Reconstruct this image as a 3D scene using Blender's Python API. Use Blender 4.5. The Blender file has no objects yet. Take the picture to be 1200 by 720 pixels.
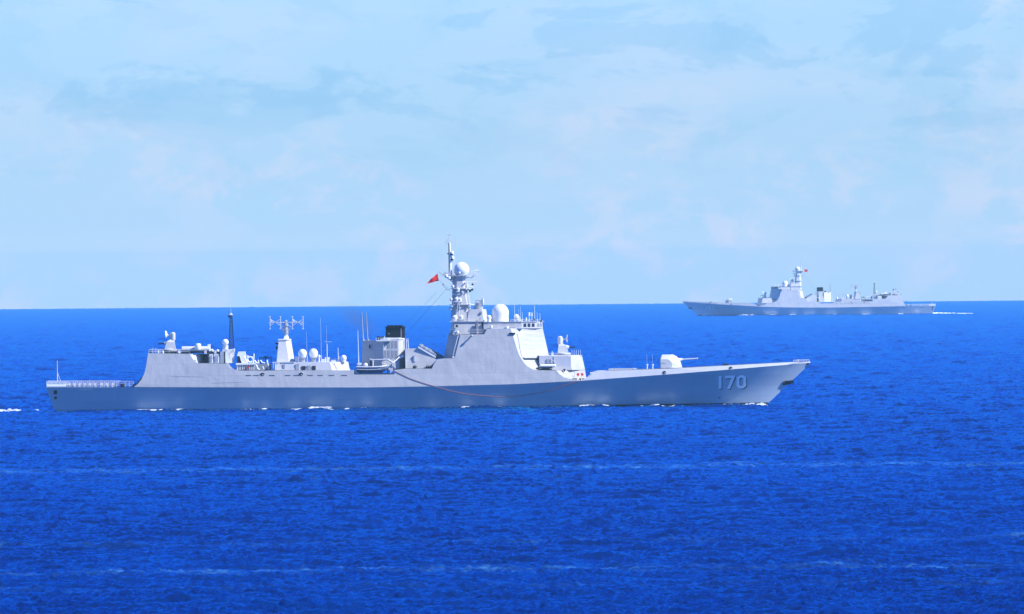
import bpy, bmesh, math, random
import numpy as np
from mathutils import Vector

random.seed(7)
C = bpy.context.scene.collection
S = bpy.context.scene
EARTH = 7.4e6            # effective earth radius (with refraction)
F = 20000.0              # focal length in photo pixels (1200 wide): a 600 mm lens
CAMZ = 30.0
D1, D2 = 3478.0, 10504.0

# ------------------------------------------------------------------ camera
cam = bpy.data.cameras.new('camera'); co = bpy.data.objects.new('camera', cam); C.objects.link(co)
cam.sensor_width = 36; cam.lens = 36 * F / 1200.0
cam.clip_start = 1; cam.clip_end = 90000
from mathutils import Matrix
pitch = math.atan(-59.0 / F); roll = math.radians(0.49)
co.matrix_world = Matrix.Translation((0, 0, CAMZ)) @ Matrix.Rotation(math.pi/2 + pitch, 4, 'X') @ Matrix.Rotation(-roll, 4, 'Z')
S.camera = co

# ------------------------------------------------------------------ sky, sun, exposure
SUN = Vector((0.69, -0.265, 0.67)).normalized()
elev = math.asin(SUN.z); azim = math.atan2(SUN.x, SUN.y)
W = bpy.data.worlds.new('World'); S.world = W; W.use_nodes = True
nt = W.node_tree; nt.nodes.clear()
def N(nt, t, **k):
    n = nt.nodes.new(t)
    for a, b in k.items(): setattr(n, a, b)
    return n
out = N(nt, 'ShaderNodeOutputWorld'); bg = N(nt, 'ShaderNodeBackground'); bg.inputs[1].default_value = 0.1
sky = N(nt, 'ShaderNodeTexSky', sky_type='NISHITA', sun_disc=False, sun_elevation=elev, sun_rotation=azim)
sky.air_density = 1.0; sky.dust_density = 0.3; sky.ozone_density = 2.5; sky.altitude = 30
tint = N(nt, 'ShaderNodeMix', data_type='RGBA', blend_type='MULTIPLY'); tint.inputs[0].default_value = 1
tint.inputs[7].default_value = (0.49, 0.80, 1.50, 1)
tc = N(nt, 'ShaderNodeTexCoord')
def cloud(scale, loc, detail, rough, lo, hi, nscale=1.0):
    mp = N(nt, 'ShaderNodeMapping'); mp.inputs['Scale'].default_value = scale; mp.inputs['Location'].default_value = loc
    no = N(nt, 'ShaderNodeTexNoise'); no.inputs['Scale'].default_value = nscale; no.inputs['Detail'].default_value = detail
    no.inputs['Roughness'].default_value = rough; no.inputs['Distortion'].default_value = 0.35
    mr = N(nt, 'ShaderNodeMapRange', interpolation_type='SMOOTHSTEP'); mr.inputs[1].default_value = lo; mr.inputs[2].default_value = hi
    nt.links.new(tc.outputs['Generated'], mp.inputs[0]); nt.links.new(mp.outputs[0], no.inputs[0]); nt.links.new(no.outputs[0], mr.inputs[0])
    return mr.outputs[0]
def mulc(a, b):
    m = N(nt, 'ShaderNodeMath', operation='MULTIPLY'); nt.links.new(a, m.inputs[0])
    if isinstance(b, float): m.inputs[1].default_value = b
    else: nt.links.new(b, m.inputs[1])
    return m.outputs[0]
def lay(prev, fac, col):
    m = N(nt, 'ShaderNodeMix', data_type='RGBA', blend_type='MULTIPLY')
    nt.links.new(fac, m.inputs[0]); nt.links.new(prev, m.inputs[6]); m.inputs[7].default_value = col
    return m.outputs[2]
nt.links.new(sky.outputs[0], tint.inputs[6])
sep = N(nt, 'ShaderNodeSeparateXYZ'); nt.links.new(tc.outputs['Generated'], sep.inputs[0])
up = N(nt, 'ShaderNodeMapRange', interpolation_type='SMOOTHSTEP'); nt.links.new(sep.outputs[2], up.inputs[0])
up.inputs[1].default_value = -0.001; up.inputs[2].default_value = 0.008
low = N(nt, 'ShaderNodeMapRange', interpolation_type='SMOOTHSTEP'); nt.links.new(sep.outputs[2], low.inputs[0])
low.inputs[1].default_value = 0.013; low.inputs[2].default_value = 0.002
c0 = tint.outputs[2]
def zramp(a, b, src=2):
    m = N(nt, 'ShaderNodeMapRange', interpolation_type='SMOOTHSTEP'); nt.links.new(sep.outputs[src], m.inputs[0])
    m.inputs[1].default_value = a; m.inputs[2].default_value = b; return m.outputs[0]
c1 = lay(c0, mulc(cloud((60, 5, 200), (3.1, 0, 1.7), 6, 0.55, 0.42, 0.66), up.outputs[0]), (1.13, 1.02, 1.0, 1))        # broad thin veil
c2 = lay(c1, mulc(cloud((90, 5, 235), (7.3, 2, 5.4), 10, 0.62, 0.515, 0.575), zramp(.0055, .0095)), (0.84, 0.925, 0.97, 1))  # bluer gaps
c2 = lay(c2, mulc(mulc(cloud((130, 5, 300), (17.3, 2, 8.4), 10, 0.62, 0.50, 0.60), zramp(.003, .007)), 0.6), (0.86, 0.94, 0.97, 1))
pm = cloud((45, 3, 110), (4.9, 1, 2.1), 2, 0.5, 0.40, 0.54)
puff = mulc(mulc(cloud((240, 6, 330), (1.9, 4, 9.1), 10, 0.64, 0.46, 0.60), low.outputs[0]), pm)
c3 = lay(c2, puff, (1.25, 1.03, 1.0, 1))                                                                                 # pinkish low puffs
c3 = lay(c3, mulc(mulc(cloud((110, 6, 200), (5.9, 4, 3.1), 9, 0.6, 0.42, 0.60), zramp(.021, .029, 0)), zramp(.003, .012)), (1.32, 1.06, 1.0, 1))  # pale cumulus to the right
c3 = lay(c3, zramp(.04, .45), (0.42, 0.66, 0.92, 1))
c3 = lay(c3, zramp(.009, -.002), (1.03, 1.09, 1.12, 1))
c3 = lay(c3, zramp(.0028, .0000), (1.20, 1.045, 1.0, 1))    # the sky deepens overhead
nt.links.new(c3, bg.inputs[0]); nt.links.new(bg.outputs[0], out.inputs[0])

sl = bpy.data.lights.new('sun', 'SUN'); sl.energy = 5.0; sl.angle = math.radians(0.53); sl.color = (1.0, 0.965, 0.90)
so = bpy.data.objects.new('sun', sl); C.objects.link(so); so.rotation_euler = (-SUN).to_track_quat('-Z', 'Y').to_euler()
so.location = (200, 0, 300)
S.view_settings.view_transform = 'Standard'; S.view_settings.look = 'None'; S.view_settings.gamma = 1
S.view_settings.use_curve_mapping = False; S.view_settings.exposure = 0.6
S.cycles.max_bounces = 6; S.cycles.volume_bounces = 0; S.cycles.use_denoising = True
S.cycles.volume_step_rate = 1.0; S.cycles.volume_max_steps = 64

# ------------------------------------------------------------------ materials
def mat(name, col, rough=0.5, metal=0.0, spec=0.5, var=0.0, vscale=1.0, vs=(1, 1, 1), bump=0.0, bscale=1.0, bs=(1, 1, 1), streak=None, plates=None):
    m = bpy.data.materials.new(name); m.use_nodes = True; t = m.node_tree
    p = t.nodes['Principled BSDF']; p.inputs['Roughness'].default_value = rough; p.inputs['Metallic'].default_value = metal
    p.inputs['Specular IOR Level'].default_value = spec; p.inputs['Base Color'].default_value = (*col, 1)
    tcn = N(t, 'ShaderNodeTexCoord')
    if var > 0:
        mp = N(t, 'ShaderNodeMapping'); mp.inputs['Scale'].default_value = vs
        n = N(t, 'ShaderNodeTexNoise'); n.inputs['Scale'].default_value = vscale; n.inputs['Detail'].default_value = 5
        mr = N(t, 'ShaderNodeMapRange'); mr.inputs[1].default_value = .3; mr.inputs[2].default_value = .7
        mr.inputs[3].default_value = 1 - var; mr.inputs[4].default_value = 1 + var
        mx = N(t, 'ShaderNodeMix', data_type='RGBA', blend_type='MULTIPLY'); mx.inputs[0].default_value = 1; mx.inputs[6].default_value = (*col, 1)
        t.links.new(tcn.outputs['Object'], mp.inputs[0]); t.links.new(mp.outputs[0], n.inputs[0]); t.links.new(n.outputs[0], mr.inputs[0])
        t.links.new(mr.outputs[0], mx.inputs[7]); res = mx.outputs[2]
        if streak:
            mp2 = N(t, 'ShaderNodeMapping'); mp2.inputs['Scale'].default_value = (1.6, 1.6, 0.12)
            n2 = N(t, 'ShaderNodeTexNoise'); n2.inputs['Scale'].default_value = 1.0; n2.inputs['Detail'].default_value = 4
            r2 = N(t, 'ShaderNodeMapRange'); r2.inputs[1].default_value = .60; r2.inputs[2].default_value = .78
            r2.inputs[3].default_value = 0; r2.inputs[4].default_value = streak[0]
            mx2 = N(t, 'ShaderNodeMix', data_type='RGBA'); mx2.inputs[7].default_value = (*streak[1], 1)
            t.links.new(tcn.outputs['Object'], mp2.inputs[0]); t.links.new(mp2.outputs[0], n2.inputs[0]); t.links.new(n2.outputs[0], r2.inputs[0])
            t.links.new(r2.outputs[0], mx2.inputs[0]); t.links.new(res, mx2.inputs[6]); res = mx2.outputs[2]
        if plates:
            sx = N(t, 'ShaderNodeSeparateXYZ'); cx = N(t, 'ShaderNodeCombineXYZ'); bk = N(t, 'ShaderNodeTexBrick')
            t.links.new(tcn.outputs['Object'], sx.inputs[0]); t.links.new(sx.outputs[0], cx.inputs[0]); t.links.new(sx.outputs[2], cx.inputs[1]); t.links.new(cx.outputs[0], bk.inputs[0])
            bk.inputs['Color1'].default_value = (.955, .955, .96, 1); bk.inputs['Color2'].default_value = (1.03, 1.03, 1.02, 1); bk.inputs['Mortar'].default_value = (.86, .86, .88, 1)
            bk.inputs['Scale'].default_value = 1; bk.inputs['Mortar Size'].default_value = .035; bk.inputs['Brick Width'].default_value = plates[0]; bk.inputs['Row Height'].default_value = plates[1]
            mb = N(t, 'ShaderNodeMix', data_type='RGBA', blend_type='MULTIPLY'); mb.inputs[0].default_value = 1
            t.links.new(res, mb.inputs[6]); t.links.new(bk.outputs[0], mb.inputs[7]); res = mb.outputs[2]
        t.links.new(res, p.inputs['Base Color'])
    if bump > 0:
        mp = N(t, 'ShaderNodeMapping'); mp.inputs['Scale'].default_value = bs
        n = N(t, 'ShaderNodeTexNoise'); n.inputs['Scale'].default_value = bscale; n.inputs['Detail'].default_value = 3
        b = N(t, 'ShaderNodeBump'); b.inputs['Strength'].default_value = 1; b.inputs['Distance'].default_value = bump
        t.links.new(tcn.outputs['Object'], mp.inputs[0]); t.links.new(mp.outputs[0], n.inputs[0]); t.links.new(n.outputs[0], b.inputs['Height'])
        t.links.new(b.outputs[0], p.inputs['Normal'])
    return m
M = {}
GREY = (0.43, 0.44, 0.455)
M['grey'] = mat('grey_ship_paint', GREY, 0.45, spec=0.4, var=0.05, vscale=0.35, bump=0.11, bscale=0.5, bs=(1.1, 1, .7), streak=(0.09, (0.28, 0.29, 0.32)), plates=(7.0, 2.4))
M['hull'] = mat('hull_paint', (0.37, 0.455, 0.54), 0.38, spec=0.5, var=0.05, vscale=0.12, vs=(1, 1, 2), bump=0.02, bscale=0.35, streak=(0.22, (0.36, 0.38, 0.42)), plates=(9.0, 2.1))
M['deck'] = mat('deck_paint', (0.13, 0.15, 0.16), 0.75, var=0.12, vscale=0.6)
M['white'] = mat('white_paint', (0.74, 0.76, 0.78), 0.42, var=0.03, vscale=0.8)
M['light'] = mat('light_grey_paint', (0.54, 0.55, 0.575), 0.45, var=0.05, vscale=0.8)
M['fit'] = mat('fitting_grey', (0.34, 0.36, 0.40), 0.5, var=0.12, vscale=2.0)
M['dark'] = mat('dark_fitting', (0.02, 0.024, 0.04), 0.7, spec=0.2, var=0.1, vscale=2.0)
M['soot'] = mat('black_funnel_paint', (0.008, 0.010, 0.018), 0.8, spec=0.15, var=0.2, vscale=1.5)
M['boot'] = mat('boot_topping_black', (0.02, 0.02, 0.024), 0.45, var=0.2, vscale=0.4)
M['glass'] = mat('window_glass', (0.01, 0.013, 0.03), 0.08, spec=0.8)
M['panel'] = mat('radar_panel_grey', (0.22, 0.26, 0.33), 0.5, var=0.03, vscale=0.8)
M['louver'] = mat('louvre_grey', (0.17, 0.19, 0.235), 0.6, var=0.1, vscale=2.0)
M['red'] = mat('red_flag_cloth', (0.88, 0.015, 0.015), 0.75)
M['redp'] = mat('red_paint', (0.65, 0.03, 0.025), 0.5)
M['yellow'] = mat('yellow_star', (0.85, 0.60, 0.02), 0.7)
M['hose'] = mat('red_brown_rope', (0.33, 0.13, 0.13), 0.8)
M['boat'] = mat('boat_hull_grey', (0.10, 0.14, 0.22), 0.45, var=0.08, vscale=1)
M['num'] = mat('number_white', (0.88, 0.91, 0.95), 0.5)
M['nums'] = mat('number_shadow', (0.012, 0.014, 0.02), 0.5)
M['foam'] = mat('foam_white', (0.66, 0.70, 0.73), 0.9, spec=0.1, var=0.12, vscale=1.5)

# ------------------------------------------------------------------ ship coordinates
U = 1 / 5.75
def wl(px): return 482.5 - (px - 65) * 0.0083
def X(px): return (px - 500) * U
def Z(px, py): return (wl(px) - py) * U
def P(px, py, y=0.0): return (X(px), y, Z(px, py))

def itab(tab, v):
    xs = [a for a, _ in tab]; ys = [b for _, b in tab]
    return float(np.interp(v, xs, ys))
ZKT = [(54, 453.6), (430, 453.7), (500, 452.6), (600, 450), (680, 446), (790, 438), (860, 432.5), (900, 429.3), (950, 425.2)]
def zk(px): return Z(px, itab(ZKT, px))
BKT = [(0, 6.7), (.05, 7.4), (.12, 8.3), (.22, 8.8), (.62, 8.8), (.70, 8.4), (.78, 7.4), (.86, 6.1), (.92, 4.1), (.96, 2.25), (1, .05)]
BWT = [(0, 5.3), (.12, 6.5), (.3, 7.0), (.6, 6.9), (.7, 5.9), (.8, 3.3), (.9, .6), (.96, .15), (1, .05)]
XST = [(-.5, 74), (0, 66.5), (.29, 61), (.71, 57), (1, 54)]
XBT = [(-.5, 891), (0, 896), (.5, 921.5), (1, 949.5)]
def xs_(v): return itab(XST, v)
def xb_(v): return itab(XBT, v)
def halft(t, v):
    bk, bw = itab(BKT, t), itab(BWT, t)
    if v < 0: return bw * (1 + v * 0.7)
    return bw + (bk - bw) * v ** 1.1
def hull_half(px, z):
    v = min(1.0, max(0.0, z / zk(px))); a, b = xs_(v), xb_(v)
    return halft(min(1, max(0, (px - a) / (b - a))), v)
def bkx(px): return itab(BKT, (px - 54) / 895.5)
def bh(px, z): return max(0.03, bkx(px) - (z - zk(px)) * 0.15)

# ------------------------------------------------------------------ mesh collector
class MB:
    def __init__(s): s.bm = bmesh.new()
    def poly(s, pts):
        vs = [s.bm.verts.new(p) for p in pts]
        try: return s.bm.faces.new(vs)
        except ValueError: return None
    def rings(s, rings, cap=True, closed=True):
        vr = [[s.bm.verts.new(p) for p in r] for r in rings]
        n = len(vr[0])
        for a, b in zip(vr[:-1], vr[1:]):
            for i in range(n if closed else n - 1):
                j = (i + 1) % n
                s.bm.faces.new((a[i], a[j], b[j], b[i]))
        if cap and closed:
            s.bm.faces.new(vr[0][::-1]); s.bm.faces.new(vr[-1])
        return s
    def box(s, x0, x1, y0, y1, z0, z1):
        return s.rings([[(x0, y0, z), (x1, y0, z), (x1, y1, z), (x0, y1, z)] for z in (z0, z1)])
    def pbox(s, a, b, top, bot, y0, y1, lean=0.0):
        """box from pixel extents of the side view; lean shifts the top inwards (m) on the y sides"""
        m = (a + b) / 2
        z0, z1 = Z(m, bot), Z(m, top)
        return s.rings([[(X(a), y0, z0), (X(b), y0, z0), (X(b), y1, z0), (X(a), y1, z0)],
                        [(X(a), y0 + lean, z1), (X(b), y0 + lean, z1), (X(b), y1 - lean, z1), (X(a), y1 - lean, z1)]])
    def slab(s, pts, half):
        """side-view polygon given full breadth, half(px, z) giving the half breadth"""
        L, R = [], []
        for px, py in pts:
            z = Z(px, py); h = half(px, z) if callable(half) else half
            L.append(s.bm.verts.new((X(px), -h, z))); R.append(s.bm.verts.new((X(px), h, z)))
        n = len(pts); fs = []
        fs.append(s.bm.faces.new(L)); fs.append(s.bm.faces.new(R[::-1]))
        for i in range(n):
            j = (i + 1) % n
            fs.append(s.bm.faces.new((L[j], L[i], R[i], R[j])))
        bmesh.ops.triangulate(s.bm, faces=fs[:2], quad_method='BEAUTY', ngon_method='BEAUTY')
        return s
    def octa(s, a0, b0, bot, a1, b1, top, y0, y1, ca, cf, k=0.5):
        """octagonal frustum: side-view extents at foot and head, half breadths, aft/fore chamfers in px, end half breadth = k*y"""
        rs = []
        for (a, b, py, y) in ((a0, b0, bot, y0), (a1, b1, top, y1)):
            m = (a + b) / 2; z = Z(m, py)
            rs.append([(X(a), -y * k, z), (X(a + ca), -y, z), (X(b - cf), -y, z), (X(b), -y * k, z),
                       (X(b), y * k, z), (X(b - cf), y, z), (X(a + ca), y, z), (X(a), y * k, z)])
        return s.rings(rs)
    def lathe(s, c, prof, n=20, axis='Z'):
        rs = []
        for r, h in prof:
            ring = []
            for i in range(n):
                a = 2 * math.pi * i / n; u, v = r * math.cos(a), r * math.sin(a)
                p = (u, v, h) if axis == 'Z' else ((h, u, v) if axis == 'X' else (u, h, v))
                ring.append((c[0] + p[0], c[1] + p[1], c[2] + p[2]))
            rs.append(ring)
        return s.rings(rs)
    def ball(s, c, r, n=20, sq=1.0):
        pr = [(max(0.01, r * math.cos(a)), r * sq * math.sin(a)) for a in [math.radians(-88 + 176 * i / 12) for i in range(13)]]
        return s.lathe(c, pr, n)
    def dome(s, px, pyc, rpx, foot, pedestal=0.55, y=0.0):
        """radome: ball on a short stalk; centre and radius in px, foot = py of the deck below"""
        r = rpx * U; c = P(px, pyc, y)
        pr = [(r * pedestal, -(foot - pyc) * U), (r * pedestal, -r * .95), (r * .8, -r * .75), (r, -r * .3)]
        pr += [(max(.01, r * math.cos(a)), r * math.sin(a)) for a in [math.radians(90 * i / 8) for i in range(9)]]
        return s.lathe(c, pr, 24)
    def tube(s, pts, r, n=6, r1=None):
        pts = [Vector(p) for p in pts]; rs = []
        for i, p in enumerate(pts):
            d = (pts[min(i + 1, len(pts) - 1)] - pts[max(i - 1, 0)]).normalized()
            a = Vector((0, 0, 1)) if abs(d.z) < 0.9 else Vector((1, 0, 0))
            u = d.cross(a).normalized(); w = d.cross(u)
            rr = r if r1 is None else r + (r1 - r) * i / (len(pts) - 1)
            rs.append([tuple(p + (u * math.cos(2*math.pi*k/n) + w * math.sin(2*math.pi*k/n)) * rr) for k in range(n)])
        return s.rings(rs)
    def bar(s, a, b, r, n=6): return s.tube([a, b], r, n)
    def pbar(s, a, b, y, r, y2=None): return s.tube([P(a[0], a[1], y), P(b[0], b[1], y if y2 is None else y2)], r)
    def onface(s, q, u0, u1, v0, v1, off, th):
        """thin plate standing proud of the bilinear face q = (bl, br, tr, tl)"""
        q = [Vector(p) for p in q]
        def at(u, v): return (q[0] * (1-u) + q[1] * u) * (1-v) + (q[3] * (1-u) + q[2] * u) * v
        n = (q[1] - q[0]).cross(q[3] - q[0]).normalized()
        p = [at(u0, v0), at(u1, v0), at(u1, v1), at(u0, v1)]
        return s.rings([[tuple(k + n * off) for k in p], [tuple(k + n * (off + th)) for k in p]])
    def rail(s, a, b, y, h=1.0, n=None, wires=3, r=0.03, y2=None, rp=0.035):
        """guard rail between two side-view px points at height h above them"""
        y2 = y if y2 is None else y2
        A, B = Vector(P(*a, y)), Vector(P(*b, y2)); L = (B - A).length
        n = n or max(1, int(L / 1.7))
        for i in range(n + 1):
            p = A.lerp(B, i / n); s.bar(p, p + Vector((0, 0, h)), rp, 5)
        for k in range(wires):
            zz = Vector((0, 0, h * (k + 1) / wires)); s.bar(A + zz, B + zz, r, 4)
        return s
    def build_each(s, name, m, parent=None, smooth=False):
        bm = s.bm; bm.verts.ensure_lookup_table(); seen = set(); out = []
        for v0 in bm.verts:
            if v0 in seen: continue
            comp = [v0]; seen.add(v0); k = 0
            while k < len(comp):
                for e in comp[k].link_edges:
                    w = e.other_vert(comp[k])
                    if w not in seen: seen.add(w); comp.append(w)
                k += 1
            q = MB(); mp = {v: q.bm.verts.new(v.co) for v in comp}; fs = {f for v in comp for f in v.link_faces}
            for f in fs: q.bm.faces.new([mp[v] for v in f.verts])
            out.append(q.build(name, m, parent, smooth))
        bm.free(); return out
    def build(s, name, m, parent=None, smooth=False, label=None):
        bmesh.ops.recalc_face_normals(s.bm, faces=s.bm.faces)
        me = bpy.data.meshes.new(name); s.bm.to_mesh(me); s.bm.free()
        if smooth:
            for p in me.polygons: p.use_smooth = True
            try: me.set_sharp_from_angle(angle=math.radians(40))
            except Exception: pass
        me.materials.append(M[m] if isinstance(m, str) else m)
        o = bpy.data.objects.new(name, me); C.objects.link(o)
        if parent is not None: o.parent = parent
        if label: o['label'] = label
        return o
def thing(name, label, cat, loc=(0, 0, 0), rot=(0, 0, 0), group=None):
    o = bpy.data.objects.new(name, None); C.objects.link(o); o.location = loc; o.rotation_euler = rot
    o['label'] = label; o['category'] = cat
    if group: o['group'] = group
    return o
def both(y): return (-y, y)

# ------------------------------------------------------------------ the destroyer
def make_destroyer():
    T = thing('destroyer', 'large pale grey warship with 170 on its bow, sailing right, nearer of the two', 'warship',
              (-100 * U, D1, -D1 * D1 / (2 * EARTH)), group='grey warships at sea')
    # ---- hull
    NT, VL = 90, [-.5, -.2, 0, .12, .25, .4, .55, .7, .82, .92, 1.0]
    tt = [0.5 - 0.5 * math.cos(math.pi * i / NT) for i in range(NT + 1)]
    hb = MB(); bm = hb.bm; grid = {}
    for j, v in enumerate(VL):
        for i, t in enumerate(tt):
            px = xs_(v) + t * (xb_(v) - xs_(v)); z = v * zk(px) if v >= 0 else v * 5
            for sd in (-1, 1): grid[i, j, sd] = bm.verts.new((X(px), sd * halft(t, v), z))
    for sd in (-1, 1):
        for i in range(NT):
            for j in range(len(VL) - 1):
                bm.faces.new((grid[i, j, sd], grid[i+1, j, sd], grid[i+1, j+1, sd], grid[i, j+1, sd]))
    for j in range(len(VL) - 1):
        bm.faces.new((grid[0, j, -1], grid[0, j+1, -1], grid[0, j+1, 1], grid[0, j, 1]))
        bm.faces.new((grid[NT, j, -1], grid[NT, j+1, -1], grid[NT, j+1, 1], grid[NT, j, 1]))
    hull = hb.build('hull', 'hull', T, smooth=True)
    # boot topping
    b = MB()
    for sd in (-1, 1):
        lo, hi = [], []
        for t in tt[1:-1]:
            for lst, v in ((lo, -.1), (hi, .085)):
                px = xs_(v) + t * (xb_(v) - xs_(v)); lst.append((X(px), sd * (halft(t, v) + .02), v * zk(px) if v > 0 else v * 5))
        b.rings([lo, hi], cap=False, closed=False)
    b.build('boot_topping', 'boot', T)
    # main deck sheet
    b = MB(); L = []; R = []
    for i in range(61):
        px = 55 + (948 - 55) * i / 60; h = max(.04, bkx(px) - .03); z = zk(px) + .004
        L.append((X(px), -h, z)); R.append((X(px), h, z))
    b.rings([L, R], cap=False, closed=False); b.build('deck', 'deck', T)
    # hawse ports, scuppers, stern openings (both sides) as dark parts of their own
    def sideplate(mb, a, c, top, bot, half, off=.02, th=.05, sd=-1):
        pts = [(a, bot), (c, bot), (c, top), (a, top)]
        r0 = [(X(p), sd * (half(p, Z(p, q)) + off), Z(p, q)) for p, q in pts]
        r1 = [(X(p), sd * (half(p, Z(p, q)) + off + th), Z(p, q)) for p, q in pts]
        mb.rings([r0, r1])
    def sideoval(mb, cx, cy, rx, ry, half, off=.02, th=.05, sd=-1):
        pts = [(cx + rx * math.cos(a), cy + ry * math.sin(a)) for a in [2 * math.pi * i / 16 for i in range(16)]]
        mb.rings([[(X(p), sd * (half(p, Z(p, q)) + off + k), Z(p, q)) for p, q in pts] for k in (0, th)])
    for sd in (-1, 1):
        for cx, cy, rx, ry, hf in ((307.6, 438.2, 2.6, 1.8, bh), (352.7, 438, 2.5, 1.9, bh), (777.5, 436.4, 2.0, 2.0, bh), (855.3, 431.2, 2.0, 1.8, bh),
                                   (65.3, 466, 1.9, 1.9, hull_half)):
            b = MB(); sideoval(b, cx, cy, rx + .5, ry + .5, hf, .0, .04, sd); fr = b.build('hawse_port', 'light', T)
            b = MB(); sideoval(b, cx, cy, rx, ry, hf, .045, .03, sd); b.build('opening', 'dark', fr)
            b = MB(); sideoval(b, cx + .5, cy + .5, rx * .35, ry * .3, hf, .08, .03, sd); b.build('roller', 'fit', fr)
        b = MB(); sideplate(b, 63.2, 67.0, 457, 461.6, hull_half, sd=sd); b.build('stern_opening', 'dark', T)
        b = MB(); sideplate(b, 93, 108, 456.2, 456.7, hull_half, sd=sd); sideplate(b, 107.4, 108, 456.7, 459, hull_half, sd=sd); b.build('stowed_ladder_rail', 'light', T)
        b = MB()
        for a in (288, 297, 315.5, 334, 344, 360, 372, 385, 400): sideplate(b, a, a + 6.5, 439.3, 439.75, bh, sd=sd)
        b.build_each('scupper_slot', 'dark', T)
        b = MB()
        sideplate(b, 200, 240, 440.2, 440.5, bh, .0, .015, sd); sideplate(b, 250, 420, 447.0, 447.2, bh, 0, .015, sd); sideplate(b, 530, 615, 439.0, 439.25, bh, 0, .015, sd)
        sideplate(b, 515, 600, 444.2, 444.4, bh, 0, .015, sd); sideplate(b, 600, 640, 440.5, 440.75, bh, 0, .015, sd)
        b.build_each('plate_seam', 'light', T)
        # small discharge mark low on the bow
        b = MB(); sideoval(b, 842, 466.3, 1.6, .5, hull_half, sd=sd); b.build('discharge_port', 'dark', T)
    # ---- numbers
    def digits(text, x0, sd, col, sh, only=None):
        ST = {'1': [((.28, 0), (.28, 1))],
              '7': [((0, .93), (.62, .93)), ((.58, .96), (.22, 0))],
              '0': [((.08, .2), (.08, .8)), ((.56, .2), (.56, .8)), ((.22, .93), (.42, .93)), ((.22, .07), (.42, .07)), ((.08, .8), (.22, .93)),
                    ((.42, .93), (.56, .8)), ((.08, .2), (.22, .07)), ((.42, .07), (.56, .2))],
              '5': [((0, .93), (.6, .93)), ((.08, .93), (.08, .55)), ((.08, .55), (.45, .55)), ((.45, .55), (.56, .42)), ((.56, .42), (.56, .2)),
                    ((.56, .2), (.42, .07)), ((.42, .07), (0, .07))]}
        H, base = 14.6, 455.6; objs = []
        for k, ch in enumerate(text):
            for shadow in (1, 0):
                b = MB()
                for i, (p, q) in enumerate(ST[ch]):
                    p, q = Vector(p), Vector(q); d = (q - p).normalized(); w = Vector((-d.y, d.x)) * .105
                    if ch == '1': w = w
                    ext = d * (.03 if len(ST[ch]) > 1 else 0)
                    p2, q2 = p - ext, q + ext
                    n = 4
                    def mp(pt, o):
                        fx = x0 + (0, 11, 24.3)[k] + pt.x * 16.5 - (0 if ch != '1' else 0) + (1.0 if shadow else 0)
                        fy = base - .028 * (fx - 841) - pt.y * H + (1.0 if shadow else 0)
                        z = Z(fx, fy)
                        xx = X(fx) if sd < 0 else X(2 * (x0 + 16) - fx)
                        fxx = fx if sd < 0 else 2 * (x0 + 16) - fx
                        return (xx, sd * (hull_half(fxx, z) + o), z)
                    o0 = (.02 if shadow else .06) + .003 * i
                    for o1, o2 in ((o0, o0 + .012),):
                        ra = []
                        for s_ in range(n + 1):
                            c = p2.lerp(q2, s_ / n)
                            ra.append([mp(c - w, o1), mp(c + w, o1), mp(c + w, o2), mp(c - w, o2)])
                        b.rings(ra)
                objs.append(b.build('number_shadow' if shadow else 'hull_number', sh if shadow else col, T))
        return objs
    T['x'] = 0; del T['x']
    digits('170', 838.2, -1, 'num', 'nums')
    # anchor with its bolster
    for sd in (-1, 1):
        b = MB()
        z0 = 448.2
        def hp(px, py, o): return (X(px), sd * (hull_half(px, Z(px, py)) + o), Z(px, py))
        b.tube([hp(916.5, 449.3, .0), hp(921, 448.7, .1), hp(926, 448, .4)], .38, 8)
        b.rings([[hp(919, 446.6, .05), hp(929.5, 445.5, .25), hp(929.5, 449.2, .25), hp(919, 450.6, .05)],
                 [hp(919, 446.6, .35), hp(929.5, 445.5, .8), hp(929.5, 449.2, .8), hp(919, 450.6, .35)]])
        b.build('anchor', 'dark', T)

    # ---- upper works: hangar, flush side band, superstructure side (one plated side)
    side = [(157, 453.2), (162, 449.3), (166, 444.5), (169.5, 437.5), (171.6, 429), (173, 420), (174, 413.8), (222.5, 414.4), (225, 418.5), (228.3, 422.6),
            (232, 425.4), (266.3, 425.7), (269.4, 430.2), (273.5, 433.3), (279, 434.1), (414.5, 433.6), (414.6, 438.6), (462, 438.5), (462.1, 433.2), (475, 431.8),
            (505.5, 431.8), (508.5, 426), (512, 420.9), (520.4, 419.8), (532.4, 419.6), (539.5, 391.9), (567, 391.7), (571, 385.2), (598, 385),
            (602, 397), (605, 408), (608, 416), (612, 423), (617, 428.7), (622, 431.9), (627, 433.6), (651, 433.9), (655, 438.3), (660, 441.8),
            (667, 444.3), (677, 445.4), (679, 446.0)]
    low_ = [(px, itab(ZKT, px) - .05) for px in (640, 600, 550, 500, 430, 300)]
    MB().slab(side + low_, bh).build('superstructure_side', 'grey', T)
    MB().slab([(679, 446.0), (684, 443.6), (689, 441), (695, 435.5), (700, 434.6), (712, 434.2), (750, 433), (790, 431.6), (830, 429.4), (860, 427.9), (900, 425.8), (930, 424.4),
               (948.5, 423.6), (949.3, 425.1)] + [(px, itab(ZKT, px) - .05) for px in (930, 900, 860, 825, 790, 735)], bh).build('bulwark', 'light', T)
    # hangar roof, decks on top (dark sheets)
    b = MB()
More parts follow.
